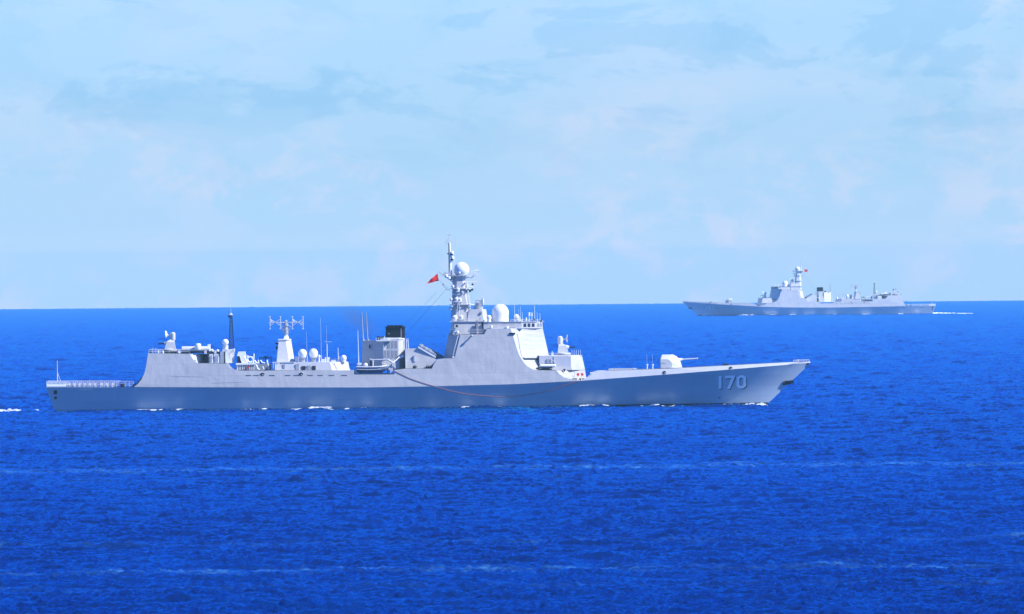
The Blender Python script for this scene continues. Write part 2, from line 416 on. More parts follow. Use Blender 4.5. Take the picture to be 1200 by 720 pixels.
    for a, c, py in ((175, 222, 413.9), (232, 265.5, 425.3), (279.5, 413.5, 433.75), (415.5, 461, 438.2), (463, 505, 431.6), (540, 566, 391.5), (628, 650, 433.5), (696, 940, None)):
        L, R = [], []
        n = 12
        for i in range(n + 1):
            px = a + (c - a) * i / n
            yy = py if py else itab([(696, 435.2), (712, 434.0), (750, 432.8), (790, 431.4), (830, 429.2), (860, 427.7), (900, 425.6), (940, 423.7)], px)
            z = Z(px, yy) + .012; h = max(.05, bh(px, z) - .25)
            L.append((X(px), -h, z)); R.append((X(px), h, z))
        b.rings([L, R], cap=False, closed=False)
    b.build_each('weather_deck', 'deck', T)

    # ---- aft hangar doors (transverse face) & flight deck rails
    b = MB()
    za = Z(172, 453)
    for y0, y1 in ((-5.6, -.6), (.6, 5.6)):
        b.rings([[(X(157.5) - .1, y0, za + .1), (X(157.5) - .1, y1, za + .1), (X(169) - .12, y1 * .98, Z(169, 439)), (X(169) - .12, y0 * .98, Z(169, 439))],
                 [(X(157.5) + .1, y0, za + .1), (X(157.5) + .1, y1, za + .1), (X(169) + .1, y1 * .98, Z(169, 439)), (X(169) + .1, y0 * .98, Z(169, 439))]])
    b.build_each('hangar_door', 'fit', T)
    b = MB()
    for sd in (-1, 1):
        for i in range(7):
            a, c = 55 + i * 14.5, 55 + (i + 1) * 14.5
            b.rail((a, 453.2), (c, 453.2), sd * (bkx(a) - .1), 1.15, n=3, wires=3, y2=sd * (bkx(c) - .1), r=.028, rp=.04)
    for k in (0, 1, 2): b.bar(P(55.2, 453.2 - 2.2 * (k + 1), -6.6), P(55.2, 453.2 - 2.2 * (k + 1), 6.6), .03)
    b.build('flight_deck_railing', 'white', T)
    b = MB()
    for sd in (-1, 1):
        b.rings([[P(a, 452.6, sd * (bkx(a) + .02)) for a in (55, 60, 70, 78)], [P(a, 447.6, sd * (bkx(a) - .2)) for a in (55, 60, 70, 77)]], cap=False, closed=False)
    b.build_each('safety_net_panel', 'white', T)
    b = MB()
    for a in (80, 86, 92, 98, 104, 110, 118, 124, 131):
        for sd in (-1, 1):
            b.rings([[P(a, 452.9, sd * (bkx(a) - .2)), P(a + 3.2, 452.9, sd * (bkx(a) - .2))], [P(a + .3, 449, sd * (bkx(a) - .4)), P(a + 3, 449, sd * (bkx(a) - .4))]], cap=False, closed=False)
    b.build_each('net_frame', 'light', T)
    for a in (143, 157.5):
        b = MB()
        for sd in (-1, 1):
            c = P(a, 451.6, sd * (bkx(a) - .35)); b.lathe(c, [(.36, -.3), (.36, .3)], 12, 'Y')
        b.build_each('hose_reel', 'dark', T)
    b = MB(); b.pbar((66.5, 453.3), (66.5, 422.5), 0, .075); b.pbar((66.6, 436), (70.5, 447), 0, .05); b.pbar((66.6, 436), (66.9, 449), 1.2, .05, 0)
    b.pbar((70.5, 447), (71, 453), 0, .05); b.build('ensign_staff', 'light', T)

    # ---- close-in guns
    def ciws(px, foot, d, y=0.0):
        def q(dx, py): return px + d * dx, py
        b = MB()
        b.lathe(P(px, foot, y), [(1.45, 0), (1.45, .35), (1.2, .45)], 20)
        b.rings([[P(*q(-7, foot - 2), y - 1.1), P(*q(6, foot - 2), y - 1.1), P(*q(6, foot - 2), y + 1.1), P(*q(-7, foot - 2), y + 1.1)],
                 [P(*q(-6, foot - 10), y - 1.0), P(*q(3.4, foot - 11), y - 1.0), P(*q(3.4, foot - 11), y + 1.0), P(*q(-6, foot - 10), y + 1.0)],
                 [P(*q(-5.5, foot - 13.5), y - .65), P(*q(-1, foot - 13.5), y - .65), P(*q(-1, foot - 13.5), y + .65), P(*q(-5.5, foot - 13.5), y + .65)]])
        g = b.build('close_in_gun', 'light', T)
        b = MB(); b.tube([P(*q(3, foot - 9.4), y), P(*q(6.5, foot - 8.9), y)], .42, 10, .28); b.build('gun_cradle', 'light', g)
        b = MB(); b.tube([P(*q(6, foot - 8.9), y), P(*q(13.4, foot - 8.5), y)], .17, 10, .12); b.build('barrel', 'dark', g)
        b = MB(); b.lathe(P(*q(-3.9, foot - 16.5), y - .3), [(.3, -.75), (.5, -.6), (.52, .7), (.25, .95)], 14); b.pbox(min(px - d * 2.4, px - d * .2), max(px - d * 2.4, px - d * .2), foot - 20, foot - 13, y - .3, y + .6)
        b.build('tracking_radar', 'light', g, smooth=True)
        b = MB(); c = P(*q(3.2, foot - 19.2), y)
        b.lathe(c, [(.05, -.12 * d), (.55, -.02 * d), (.78, .22 * d), (.8, .3 * d), (.02, .12 * d)], 20, 'X'); b.pbar(q(-1, foot - 17.5), q(2.6, foot - 19), y, .12)
        b.build('dish', 'white', g, smooth=True)
        b = MB(); b.lathe(P(px, foot, y), [(1.62, -.05), (1.62, .06)], 20); b.build('ammunition_ring', 'dark', g)
        return g
    ciws(198.5, 411.2, -1)
    ciws(660, 415.9, 1)
    # platform under the aft gun and things on the hangar roof
    b = MB(); b.pbox(189, 207, 411.2, 413.8, -1.8, 1.8); b.build('gun_platform', 'dark', T)
    b = MB()
    for sd in (-1, 1):
        b = MB(); b.rail((175, 413.8), (222, 413.9), sd * 6.2, .75, wires=2); b.build('guard_rail', 'light', T)
    b = MB()
    b.bar(P(179, 413.8, -3), P(179, 407, -3), .05); b.build('whip_aerial', 'light', T)
    b = MB(); b.bar(P(182.5, 413.8, -3), P(182.5, 407.6, -3), .05); b.build('whip_aerial', 'light', T)
    for px, r, y in ((176.5, 1.2, -5.3), (185.5, 1.35, -5.2), (191, 1.5, -5.4), (209.5, 1.7, -5.2)):
        b = MB(); b.lathe(P(px, 412.2, y), [(r*U, -.3), (r*U*1.05, 0), (r * U * .7, .25), (.02, .32)], 12); b.build('vent', 'light' if px > 180 else 'dark', T, smooth=True)
    # long stowage box with end piece, uprights and rafts
    b = MB(); b.lathe(P(213, 409.3, -3.4), [(.5, 0), (.6, .03), (.6, 5.6), (.5, 5.63)], 16, 'X'); b.lathe(P(213, 409.3, -1.4), [(.6, 0), (.6, 5.6)], 16, 'X')
    b.build('missile_canister', 'light', T, smooth=True)
    b = MB(); b.pbox(213, 246, 411.7, 413.6, -4.2, 4.2); b.build('canister_rack', 'dark', T)
    b = MB(); b.pbox(243.2, 246, 403.4, 425, -3.5, 3.5); b.pbox(246, 249, 409, 411, -3, 3); b.build('blast_screen', 'white', T)
    b = MB(); b.lathe(P(232.2, 407.7, -4.6), [(.55, -.3), (.62, .0), (.62, .7), (.45, .9), (.05, .95)], 16); b.build('searchlight', 'white', T, smooth=True)
    # white cheek of the hangar block and the deck houses behind the step
    b = MB(); b.octa(221.5, 238, 425.3, 222.0, 238, 414.7, 5.6, 5.0, 0.1, 13, .35); b.build('hangar_front', 'light', T)
    b = MB()
    b.pbox(237.5, 257, 411.8, 414.2, -4.4, 4.4)
    b.build('rack_platform', 'dark', T)
    for a, c in ((245.5, 249.8), (251, 256.8)):
        b = MB(); b.pbox(a, c, 414.2, 425.2, -4.6, 4.6, .3); b.build('support_house', 'white', T)
        b = MB(); b.pbox(a + 1, c - 1, 416, 424, -4.65, -4.5); b.build('door', 'fit', T)
    b = MB(); b.pbox(238.3, 245, 415, 425.2, -3.5, 3.5); b.build('machinery_recess', 'dark', T)
    for i in range(4):
        b = MB(); b.lathe(P(240 + i * 1.2 + (9 if i > 1 else 0), 413.2, -5.3), [(.16, -.2), (.16, .5)], 8); b.build('vent_pipe', 'light', T)
    for px in (249, 255):
        b = MB(); b.lathe(P(px, 410.8, -3.8), [(.3, -.3), (.3, .1), (.02, .3)], 12); b.build('vent_cowl', 'white', T)
    # satellite dome and its pylon
    b = MB(); b.lathe(P(264, 402.2, -2), [(.35, -1.6), (.55, -1.3), (.6, -.4)], 14); b.lathe(P(264, 413, -2), [(.45, -2.1), (.45, 1)], 10)
    b.pbox(260.5, 268.5, 409.2, 412, -3.2, -.8); b.build('dome_pylon', 'light', T)
    b = MB(); b.ball(P(264, 401, -2), 3.75 * U, 20); b.build('satellite_dome', 'white', T, smooth=True)
    b = MB(); b.pbox(258, 262, 412, 425.4, -4.5, 4.5); b.build('grey_house', 'fit', T)  # narrow house block in fitting grey
    b = MB(); b.slab([(264, 413), (266, 410), (274.5, 408.6), (275, 409.4), (269, 412.5), (267.5, 416), (271.8, 416), (271.8, 425.3), (264, 425.3)], 3.4); b.build('support_house', 'white', T)
    # lattice mast
    b = MB(); H = [(268.3, 273.6, 425), (269.3, 272, 370.5)]
    def lm(f, c):  # corner of the lattice at fraction f
        a = 268.2 + 1.4 * f; e = 273.8 - 2.0 * f; py = 410 - 40 * f
        y = .5 - .25 * f
        return P(a if c in (0, 3) else e, py, -y if c < 2 else y)
    for c in range(4): b.bar(lm(0, c), lm(1, c), .09)
    for k in range(8):
        f0, f1 = k / 8, (k + 1) / 8
        for c in range(4):
            b.bar(lm(f0, c), lm(f1, (c + 1) % 4), .06); b.bar(lm(f1, c), lm(f1, (c + 1) % 4), .045)
    lat = b.build('lattice_mast', 'dark', T)
    b = MB(); b.pbar((270.5, 369.5), (270.5, 361.5), 0, .05); b.lathe(P(270.5, 369.3), [(.3, -.1), (.45, .1), (.1, .4)], 10); b.build('whip_aerial', 'light', lat)
    b = MB(); b.pbar((267, 371), (270.6, 368.6), 0, .13); b.pbar((267, 371), (269.5, 372), 0, .1); b.build('aerial_bracket', 'dark', lat)
    b = MB(); b.pbox(268, 274, 410, 425.4, -1, 1); b.build('mast_foot', 'light', T)

    # ---- midships clutter: torpedo house, davit arms, winches
    b = MB(); b.slab([(277.5, 417), (279, 412.2), (287, 411.8), (288, 417), (288, 425.5), (283, 425.5), (282, 417.5)], 2.6); b.build('winch_house', 'white', T)
    b = MB(); b.pbox(277.8, 282, 417.2, 425.2, -2.2, 2.2); b.build('winch_house_door', 'dark', T)
    b = MB(); b.pbox(276.5, 299, 425.4, 427.2, -4.6, 4.6); b.build('boat_deck_platform', 'white', T)
    b = MB(); random.seed(3)
    for a in [277.5 + 2.05 * i for i in range(11)]:
        b.pbox(a, a + .75, 427.2, 433.8, -4.4, -4.15)
        if random.random() < .6: b.pbox(a + .4, a + 1.5, 427.2 + 3 * random.random(), 433.8, -4.1 , -3.3)
    b.build_each('platform_stanchion', 'white', T)
    b = MB(); b.pbox(277, 299, 427.4, 433.8, -2.8, 2.8); b.build('platform_house', 'fit', T)
    b = MB(); b.pbox(289.5, 291.2, 429, 432, -4.7, -4.35); b.build('fire_box', 'redp', T)
    def arc(cx, cy, rx, ry, a0, a1, y, n=14): return [P(cx + rx * math.cos(math.radians(a0 + (a1 - a0) * i / n)), cy - ry * math.sin(math.radians(a0 + (a1 - a0) * i / n)), y) for i in range(n + 1)]
    b = MB(); b.tube(arc(293, 421, 2.9, 3.1, 0, 350, -3.6), .15, 6); b.pbar((296.6, 425.2), (297.4, 414.3), -3.6, .17); b.pbar((290, 416), (289.4, 425), -3.6, .15)
    b.pbar((289.2, 417.5), (297, 418.2), -3.6, .12); b.pbar((285.5, 417.5), (289, 423.5), -3.6, .2); b.build('davit', 'white', T)
    b = MB(); b.tube([P(298.3, 422, -3.4), P(300.2, 425, -3.4), P(303.4, 425.5, -3.4)], .16); b.pbar((302.5, 421.5), (303, 425.8), -3.4, .14)
    b.tube([P(305, 421.8, -3.4), P(307, 424.8, -3.4), P(310.5, 425.5, -3.4)], .15); b.pbar((312.6, 421.5), (315, 434), -3.4, .16); b.pbar((312, 422), (312.8, 428), -3.4, .1)
    b.tube([P(300, 427, -4), P(302, 432, -4), P(304, 433, -4)], .16); b.pbar((307.5, 429), (309, 433), -4, .12); b.build('crane_arm', 'white', T)
    b = MB(); b.pbox(299.5, 317, 426.5, 434, -1.8, 1.8); b.build('winch_deck', 'panel', T)
    b = MB()
    for a in (304, 310.5, 317): b.pbar((a, 419.5 if a != 310.5 else 417.5), (a, 427), 2, .08)
    b.pbar((303, 419.2), (318.5, 418.6), 2, .09); b.pbar((308, 417), (313, 420.2), 2, .07); b.pbar((313, 417), (308, 420.2), 2, .07); b.pbar((304, 421), (317, 420.4), 2, .06)
    b.build('aerial_frame', 'dark', T)
    # ---- aft radar deckhouse
    b = MB(); b.octa(320.5, 409.8, 434.0, 322.5, 407.3, 424.2, 5.2, 5.0, 1, 21, .4); b.build('aft_deckhouse', 'light', T)
    b = MB(); b.pbox(318.6, 345, 424.1, 424.8, -5.15, 5.15); b.build('roof_edge', 'light', T)
    b = MB()
    for a in (320, 322.3, 324.5): b.pbar((a, 425), (a, 434), -5.35, .06)
    b.pbox(325.8, 327.5, 425, 439, -6.0, -5.8); b.build('downpipe', 'white', T)
    for a, c, t, e, m in ((353.2, 358, 428.8, 433.9, 'dark'), (365.5, 369.7, 428.6, 433.9, 'dark'), (346.3, 350.3, 426.2, 433.9, 'fit'), (332, 333.8, 426, 431, 'fit'), (360, 364, 428, 433.9, 'fit')):
        b = MB(); b.pbox(a, c, t, e, -5.26, -5.15); b.build('door', m, T)
    b = MB(); b.rail((346, 424), (406, 424), -4.9, .6, wires=2); b.build('deckhouse_railing', 'fit', T)
    # tower with twin yagi radar
    b = MB(); b.octa(323.3, 344.8, 424.2, 325.8, 340.6, 397.6, 2.4, 1.5, .8, 6.2, .45); tw = b.build('radar_tower', 'light', T)
    b = MB(); b.octa(325.3, 341, 398.6, 325.3, 341, 397.2, 1.7, 1.7, .8, 5, .45); b.octa(331.7, 338.5, 397.2, 333.5, 336.8, 391.5, .6, .35, .5, 1, .5); b.build('tower_cap', 'white', tw)
    b = MB(); b.pbox(322.4, 325.8, 402, 403.6, -1.0, -.4); b.rings([[P(322, 402, -1), P(325.8, 404.5, -1), P(325.8, 404.5, -.4), P(322, 402, -.4)], [P(322.3, 401.6, -1), P(325.8, 401.6, -1), P(325.8, 401.6, -.4), P(322.3, 401.6, -.4)]])
    b.pbox(322.8, 325, 406, 409.6, -1.0, -.4); b.build('floodlight', 'dark', tw)
    b = MB(); b.lathe(P(335, 391.5), [(.55, 0), (.5, .9), (.35, 1.4), (.55, 1.7), (.4, 2.3)], 12); b.pbox(331, 339.5, 384, 388, -.3, .3); b.ball(P(335, 376.6), .3, 10)
    b.build('rotating_pedestal', 'fit', tw, smooth=True)
    b = MB(); b.pbar((315.5, 377.9), (355, 377.6), -.3, .09)
    for px in (316.3, 328.6, 342.6, 355):
        b.pbar((px, 370.6), (px, 386), -.3, .085)
        for dy in (0, 7.5, 14): b.pbar((px - 1.6, 371.2 + dy), (px + 1.2, 371.2 + dy), -.3, .06, -.3)
        for yy in (371.5, 374.5, 381, 385):
            b.tube([P(px, yy, -1.4), P(px, yy, .8)], .05)
    for a, c in ((316.3, 328.6), (342.6, 355)):
        for u, v in ((374, 381.5), (381.5, 374)): b.pbar((a, u), (c, v), -.3, .065)
        b.pbar((a, 374), (a + 2.5, 377.8), -.3, .08)
    b.pbar((328.6, 384), (335, 380), -.3, .06); b.pbar((342.6, 384), (335, 380), -.3, .06)
    b.build('yagi_aerial', 'light', tw)
    # domes, whips and boxes on the deckhouse
    for px, cy, r, y in ((354.3, 414, 5.0, -2.6), (366.7, 413.7, 5.3, 2.4)):
        b = MB(); b.lathe(P(px, 424, y), [(.5, 0), (.5, .75), (.62, .8), (.62, 1.0)], 14); b.pbox(px - 3.4, px + 3.4, 418.6, 420, y - .6, y + .6); st = b.build('radome_stand', 'fit', T)
        b = MB(); rr = r * U
        b.lathe(P(px, cy, y), [(rr * .72, -rr * 1.05), (rr * .95, -rr * .45), (rr, -.1)] + [(max(.01, rr * math.cos(a)), rr * math.sin(a)) for a in [math.radians(90 * i / 8) for i in range(9)]], 24)
        b.build('radome', 'white', st, smooth=True)
    b = MB(); b.dome(402.3, 419.4, 3.5, 424, .8, -3); b.build('radome', 'white', T, smooth=True)
    b = MB(); b.dome(373.5, 417.5, 1.9, 424, .7, -4); b.build('radome', 'white', T, smooth=True)
    b = MB(); b.pbox(380.4, 386, 418.5, 424.1, -3, -1.6); b.pbox(376.6, 380, 420.5, 424.1, -3.6, -2); b.pbox(388, 393, 421.8, 424.1, -3.6, -2); b.pbox(345.5, 349.5, 418.4, 424.1, -2, 2); b.build_each('equipment_box', 'white', T)
    for px, t, r, y in ((359.5, 389, .035, 0), (376.4, 372.5, .05, -4), (383, 381, .035, -3), (396.3, 407.3, .13, -3)):
        b = MB(); b.tube([P(px, 424, y), P(px - .3, (424 + t) / 2, y), P(px - .6, t, y)], r, 6, r * .6); b.pbar((px, 424), (px, 417), y, r + .05); b.build('whip_aerial', 'light', T)
    b = MB(); b.pbar((383, 418), (383, 403), -2.5, .1); b.pbar((380.5, 400.5), (388.5, 400.5), -2.5, .04); b.build('stub_mast', 'light', T)

    # ---- funnel and casings
    b = MB(); b.octa(423.3, 449, 433.2, 424.6, 449, 399.4, 4.8, 3.9, 25.2, .1, .12); ca = b.build('aft_casing', 'grey', T)
    b = MB(); b.octa(424.2, 449, 399.7, 424.2, 449, 398.8, 4.0, 4.0, 25, .1, .14); b.build('casing_rim', 'light', ca)
    q = [P(423.3, 433.2, -.58), P(448.5, 433.2, -4.8), P(449.8, 399.4, -3.9), P(424.6, 399.4, -.47)]
    b = MB(); b.onface(q, .33, .42, .71, .88, .02, .08); b.build('door', 'light', ca)
    b = MB(); b.onface(q, .335, .40, .73, .87, .11, .04); b.build('door_opening', 'dark', ca)
    b = MB(); b.octa(446.8, 474.2, 433.2, 448.5, 474.0, 396.0, 4.9, 3.3, .3, 7.2, .35); fc = b.build('funnel_casing', 'grey', T)
    b = MB(); b.octa(448.2, 474.2, 397.8, 448.8, 474.0, 395.7, 3.5, 3.35, .3, 6.5, .4); b.build('casing_rim', 'light', fc)
    q = [P(447.0, 433.2, -4.9), P(467.0, 433.2, -4.9), P(466.8, 396, -3.3), P(448.8, 396, -3.3)]
    for i in range(4):
        for j in range(2):
            u0, v0 = .06 + i * .235, .36 + j * .30
            if i == 0 and j == 1: continue
            b = MB(); b.onface(q, u0 - .015, u0 + .195, v0 - .012, v0 + .27, .02, .06); lv = b.build('intake_louvre', 'light', fc)
            b = MB(); b.onface(q, u0 + .01, u0 + .175, v0 + .01, v0 + .25, .09, .03); b.build('grille', 'louver', lv)
    b = MB(); b.octa(451.6, 474.3, 396, 451.8, 474.2, 383, 2.6, 2.5, 1.5, 4, .55); b.octa(451.2, 474.9, 384.4, 451.2, 474.9, 382.8, 2.75, 2.75, 1.5, 4, .55); fu = b.build('funnel', 'soot', T)
    b = MB()
    for k in range(4): b.lathe(P(456 + 4.6 * k, 383.2, 0), [(.42, 0), (.42, .35)], 12)
    b.build_each('exhaust_pipe', 'soot', fu)
    b = MB(); b.pbar((469.8, 395.7), (469.8, 384.5), -2.56, .07); b.pbox(455, 456.2, 390.5, 391.6, -2.62, -2.5); b.build('ladder', 'fit', fu)
    for px in (443.5, 448):
        b = MB(); b.lathe(P(px, 399, -1), [(.36, 0), (.36, .55), (.42, .58), (.42, .8)], 12); b.build('small_exhaust', 'soot', T)
    b = MB(); b.pbox(441, 457.5, 398.2, 399.8, -4.3, -3.2); b.pbar((443.5, 399.5), (450, 396.3), -4.2, .12); b.pbar((452, 396), (456, 399), -4.2, .12); b.pbar((450.5, 393.8), (450.5, 400), -4, .07)
    b.rail((440.5, 399), (457, 398.6), -4.3, .5, n=6, wires=1); b.build('life_raft_rack', 'white', T)
    for px, top, y in ((424.5, 365.5, -2), (429.6, 365.5, 2)):
        b = MB(); b.tube([P(px + 1, 399.4, y), P(px + .2, 382, y), P(px - .4, top, y)], .14, 8, .05); b.lathe(P(px + 1, 399.4, y), [(.3, 0), (.3, .3)], 8); b.build('whip_aerial', 'fit', T)
    b = MB(); b.tube([P(420.2, 433, -6.2), P(419.8, 412, -6.2), P(419.4, 387, -6.2)], .11, 8, .05); b.lathe(P(420.3, 429, -6.2), [(.25, -1), (.25, .3), (.45, .4), (.45, .55)], 10); b.build('whip_aerial', 'white', T)
    b = MB(); b.pbar((475.8, 397), (476.3, 410), -2, .1); b.pbar((477.6, 396.5), (478.4, 409), -1.5, .1); b.pbar((475.5, 399.5), (478, 399.3), -2, .06); b.build('standpipe', 'light', T)
    b = MB(); b.slab([(467, 421), (469, 417.4), (472.6, 415.4), (473.2, 418), (469.8, 419.7)], lambda px, z: 4.6); b.build('ladder_platform', 'white', T)
    # forward casing with slanted launcher tubes
    b = MB(); b.slab([(474.6, 408.8), (489.5, 408.2), (511, 421.0), (506.5, 432), (474.6, 432.2)], lambda px, z: 6.0 - (z - 8) * .2); fo = b.build('midship_house', 'grey', T)
    b = MB(); b.pbox(474.8, 475.3, 410, 432, -6.0, -5.7); b.pbox(484.5, 486.5, 416, 423.5, -5.85, -5.5); b.build('panel_frame', 'light', fo)
    b = MB()
    for i in range(4): b.pbox(499 + i * 2.3, 500.6 + i * 2.3, 428.2, 431.4, -6.22, -6.0)
    b.build_each('vent_grille', 'dark', fo)
    b = MB(); b.ball(P(485.5, 430, -6.6), .35, 8); b.tube([P(483.5, 431.5, -6.6), P(485.5, 428.5, -6.7), P(488.5, 430, -6.6)], .12); b.build('winch', 'dark', T)
    b = MB()
    def sl(f, up, y): return P(489.5 + 20.5 * f + up * .35, 407.4 + 12.0 * f - up, y)
    for y0, y1 in ((-5.6, 5.6),):
        b.rings([[sl(0, 0, y0), sl(0, 0, y1), sl(0, 1.6, y1), sl(0, 1.6, y0)], [sl(1, 0, y0), sl(1, 0, y1), sl(1, 1.6, y1), sl(1, 1.6, y0)]])
    b.build('launcher_ramp', 'white', T)
    for y in (-4.6, -3.2, 3.2, 4.6):
        b = MB(); b.tube([sl(.02, 3, y), sl(1.0, 2.4, y)], .48, 12); tb = b.build('missile_tube', 'boat', T, smooth=True)
        b = MB()
        for f in (.15, .4, .65, .9): b.tube([sl(f, 2.9, y), sl(f + .02, 2.9, y)], .56, 12)
        b.build('clamp_band', 'light', tb)
    b = MB(); b.slab([(499, 409.8), (504, 408.3), (519.5, 417.6), (519.8, 419.6), (510.5, 420.4), (508, 418)], 3.0); b.build('launcher_shelter', 'boat', T)
    b = MB()
    for f in (0, .33, .66, 1): b.pbar((499.5 + 19 * f, 409.8 + 9.4 * f), (500.5 + 19 * f, 407.8 + 9.4 * f), -3, .07)
    b.pbar((500.5, 407.6), (519.5, 417), -3, .05); b.build('shelter_rail', 'light', T)
    # boat bay davit
    for y in (-7.3,):
        b = MB(); b.tube([P(433.5, 420.6, y + 1.6), P(434.5, 421.6, y + .6), P(454.5, 421.3, y), P(459, 424.0, y), P(460.3, 425.2, y)], .17, 8)
        b.pbox(459, 461.4, 424.6, 429, y - .3, y + .3); b.pbar((436.6, 422), (436.6, 430.5), y + .4, .2); b.pbar((460.4, 425), (468.5, 417.5), y, .11, y + 2)
        b.pbox(457.2, 460.2, 429, 438.3, y - .15, y + .35); b.pbar((447, 425), (456, 429), y + .8, .12); b.build('boat_davit', 'light', T)
        b = MB(); b.pbox(416, 456, 437.3, 438.4, y - .8, y + 1.2); b.pbox(421, 423, 435.5, 437.6, y - .6, y + .8); b.pbox(446, 448, 435.5, 437.6, y - .6, y + .8); b.pbox(453.4, 455, 432, 438, y - .4, y + .4)
        b.build('boat_cradle', 'dark', T)
    b = MB(); b.pbox(415, 418.2, 434.2, 438.3, -7.4, -7.0); b.rail((414.8, 438.3), (418, 438.3), -7.4, .9, n=3, wires=2); b.build_each('bay_fender', 'light', T)
    b = MB(); b.pbox(461.7, 464.2, 436.8, 438.6, -8.15, -7.7); b.build('fairlead', 'dark', T)

    # ---- main superstructure: rear corner face, bridge corner faces
    def ruled(levels, sgn, name, m, yfrac=.3):
        """corner face: levels = [(py, px where it leaves the side, px of the outer edge)]"""
        b = MB(); rs = []
        for py, a, c in levels:
            z = Z(a, py); h = bh(a, z) - .02; z2 = Z(c, py)
            rs.append([(X(a) - sgn * .4, -h + .15, z), (X(a), -h, z), (X(c), -h * yfrac, z2), (X(c), h * yfrac, z2), (X(a), h, z), (X(a) - sgn * .4, h - .15, z)])
        b.rings(rs); return b.build(name, m, T), rs
    levs = []
    for py, a in ((384.9, 598.2), (391, 600), (397, 602), (403, 603.7), (408, 605), (412, 606.5), (416, 608), (419.5, 610), (423, 612), (426, 614.5), (428.7, 617), (430.5, 619.5), (431.9, 622), (433.5, 626.8)):
        levs.append((py, a, 635.6 + (py - 384) * .2175))
    br, rs = ruled(levs, 1, 'bridge_front', 'grey')
    # phased-array radar panels on the bridge corners
    def lerp(a, b, t): return tuple(a[i] + (b[i] - a[i]) * t for i in range(3))
    for sd in (0, 1):
        if sd == 0: q = [rs[7][1], rs[7][2], rs[1][2], rs[1][1]]
        else: q = [rs[7][3], rs[7][4], rs[1][4], rs[1][3]]
        b = MB(); rg = []
        for i in range(1, 8):
            f = (i - 1) / 6; A, B = (rs[i][1], rs[i][2]) if sd == 0 else (rs[i][4], rs[i][3])
            nrm = Vector((.66, -.75 if sd == 0 else .75, .1)); p0, p1 = Vector(lerp(A, B, .15 - .10 * f)), Vector(lerp(A, B, .72))
            rg.append([tuple(p0 + nrm * .0), tuple(p0 + nrm * .09), tuple(p1 + nrm * .09), tuple(p1 + nrm * .0)])
        b.rings(rg); ra = b.build('array_radar', 'grey', br)
        u = (.08, .66) if sd == 0 else (.34, .92)
        b = MB(); b.onface(q, u[0] , u[1], -.02, .02, .03, .28); b.build('panel_sill', 'fit', br)
        b = MB(); b.onface(q, u[0], u[1], -.06, -.03, .03, .2); b.build('drip_ledge', 'dark', br)
    rear = [(419.8, 532.2, 520.6), (392.4, 539.4, 525.8)]
    rr_, rs2 = ruled(rear, -1, 'rear_corner', 'grey', .45)
    for sd in (0, 1):
        q = [rs2[0][2], rs2[0][1], rs2[1][1], rs2[1][2]] if sd == 0 else [rs2[0][4], rs2[0][3], rs2[1][3], rs2[1][4]]
        b = MB(); b.onface(q, .08, .92, .10, .96, .04, .3); b.build('array_radar', 'grey', rr_)
        b = MB(); b.onface(q, .02, .98, .02, .07, .04, .45); b.build('panel_sill', 'light', rr_)
    b = MB(); b.pbox(596.7, 603.4, 389.8, 391.6, -7.5, 7.5); b.build('overhang_slot', 'soot', T)
    # block between the rear corner faces
    b = MB(); b.slab([(525, 392.2), (572, 392.2), (572, 386), (530, 386)], 4.2); b.build('core_house', 'grey', T)
    # bridge: upper storey with windows
    b = MB(); zb, zt = 384.8, 377.6
    def bridge_ring(py, inset):
        z = Z(610, py); f = 635.9 - (384.8 - py) * .1
        return [(X(566.5), -5.4 + inset, z), (X(603), -5.6 + inset, z), (X(611), -5.5 + inset, z), (X(628.5), -3.6 + inset, z), (X(f), -2.1, z),
                (X(f), 2.1, z), (X(628.5), 3.6 - inset, z), (X(611), 5.5 - inset, z), (X(603), 5.6 - inset, z), (X(566.5), 5.4 - inset, z)]
    r0, r1 = bridge_ring(zb, 0), bridge_ring(zt, .18); b.rings([r0, r1]); bg_ = b.build('bridge', 'grey', T)
    for sd in (0, 1):
        q = [r0[2], r0[3], r1[3], r1[2]] if sd == 0 else [r0[6], r0[7], r1[7], r1[6]]
        for k in range(3):
            u0 = .13 + k * .275; 
            if sd == 1: u0 = 1 - u0 - .185
            b = MB(); b.onface(q, u0, u0 + .185, .22, .80, .01, .03); b.build('window', 'glass', bg_)
        q = [r0[3], r0[4], r1[4], r1[3]] if sd == 0 else [r0[5], r0[6], r1[6], r1[5]]
        b = MB(); b.onface(q, .06, .94, .15, .9, .005, .03); wf = b.build('window_frame', 'light', bg_)
        for k in range(2):
            b = MB(); b.onface(q, .1 + .42 * k, .46 + .42 * k, .22, .8, .04, .02); b.build('window', 'louver', wf)
    q = [r0[4], r0[5], r1[5], r1[4]]
    for k in range(4):
        b = MB(); b.onface(q, .04 + .24 * k, .24 + .24 * k, .22, .82, .01, .03); b.build('window', 'glass', bg_)
    b = MB(); b.rings([bridge_ring(377.6, .0), bridge_ring(376.7, -.02)]); b.build('bridge_roof', 'fit', bg_)
    b = MB(); b.slab([(569, 385.2), (612, 385.2), (610, 384.2), (571, 384.2)], 6.2); b.build('walkway_edge', 'light', T)
    b = MB()
    for sd in both(5.9): b.rail((572, 384.6), (608, 384.6), sd, .95, wires=2, r=.025)
    for sd in both(6.6): b.rail((540, 391.6), (570, 391.6), sd, 1.0, wires=3, r=.03)
    b.rail((528, 391.8), (540, 391.8), -5.6, 1.0, wires=3, y2=-6.4)
    for sd in both(4.4): b.rail((529, 377.2), (566, 376.9), sd, .5, wires=2)
    for sd in both(5.2): b.rail((598, 377), (634, 377), sd, .35, wires=1, y2=sd * .45)
    b.build('bridge_railing', 'light', T)
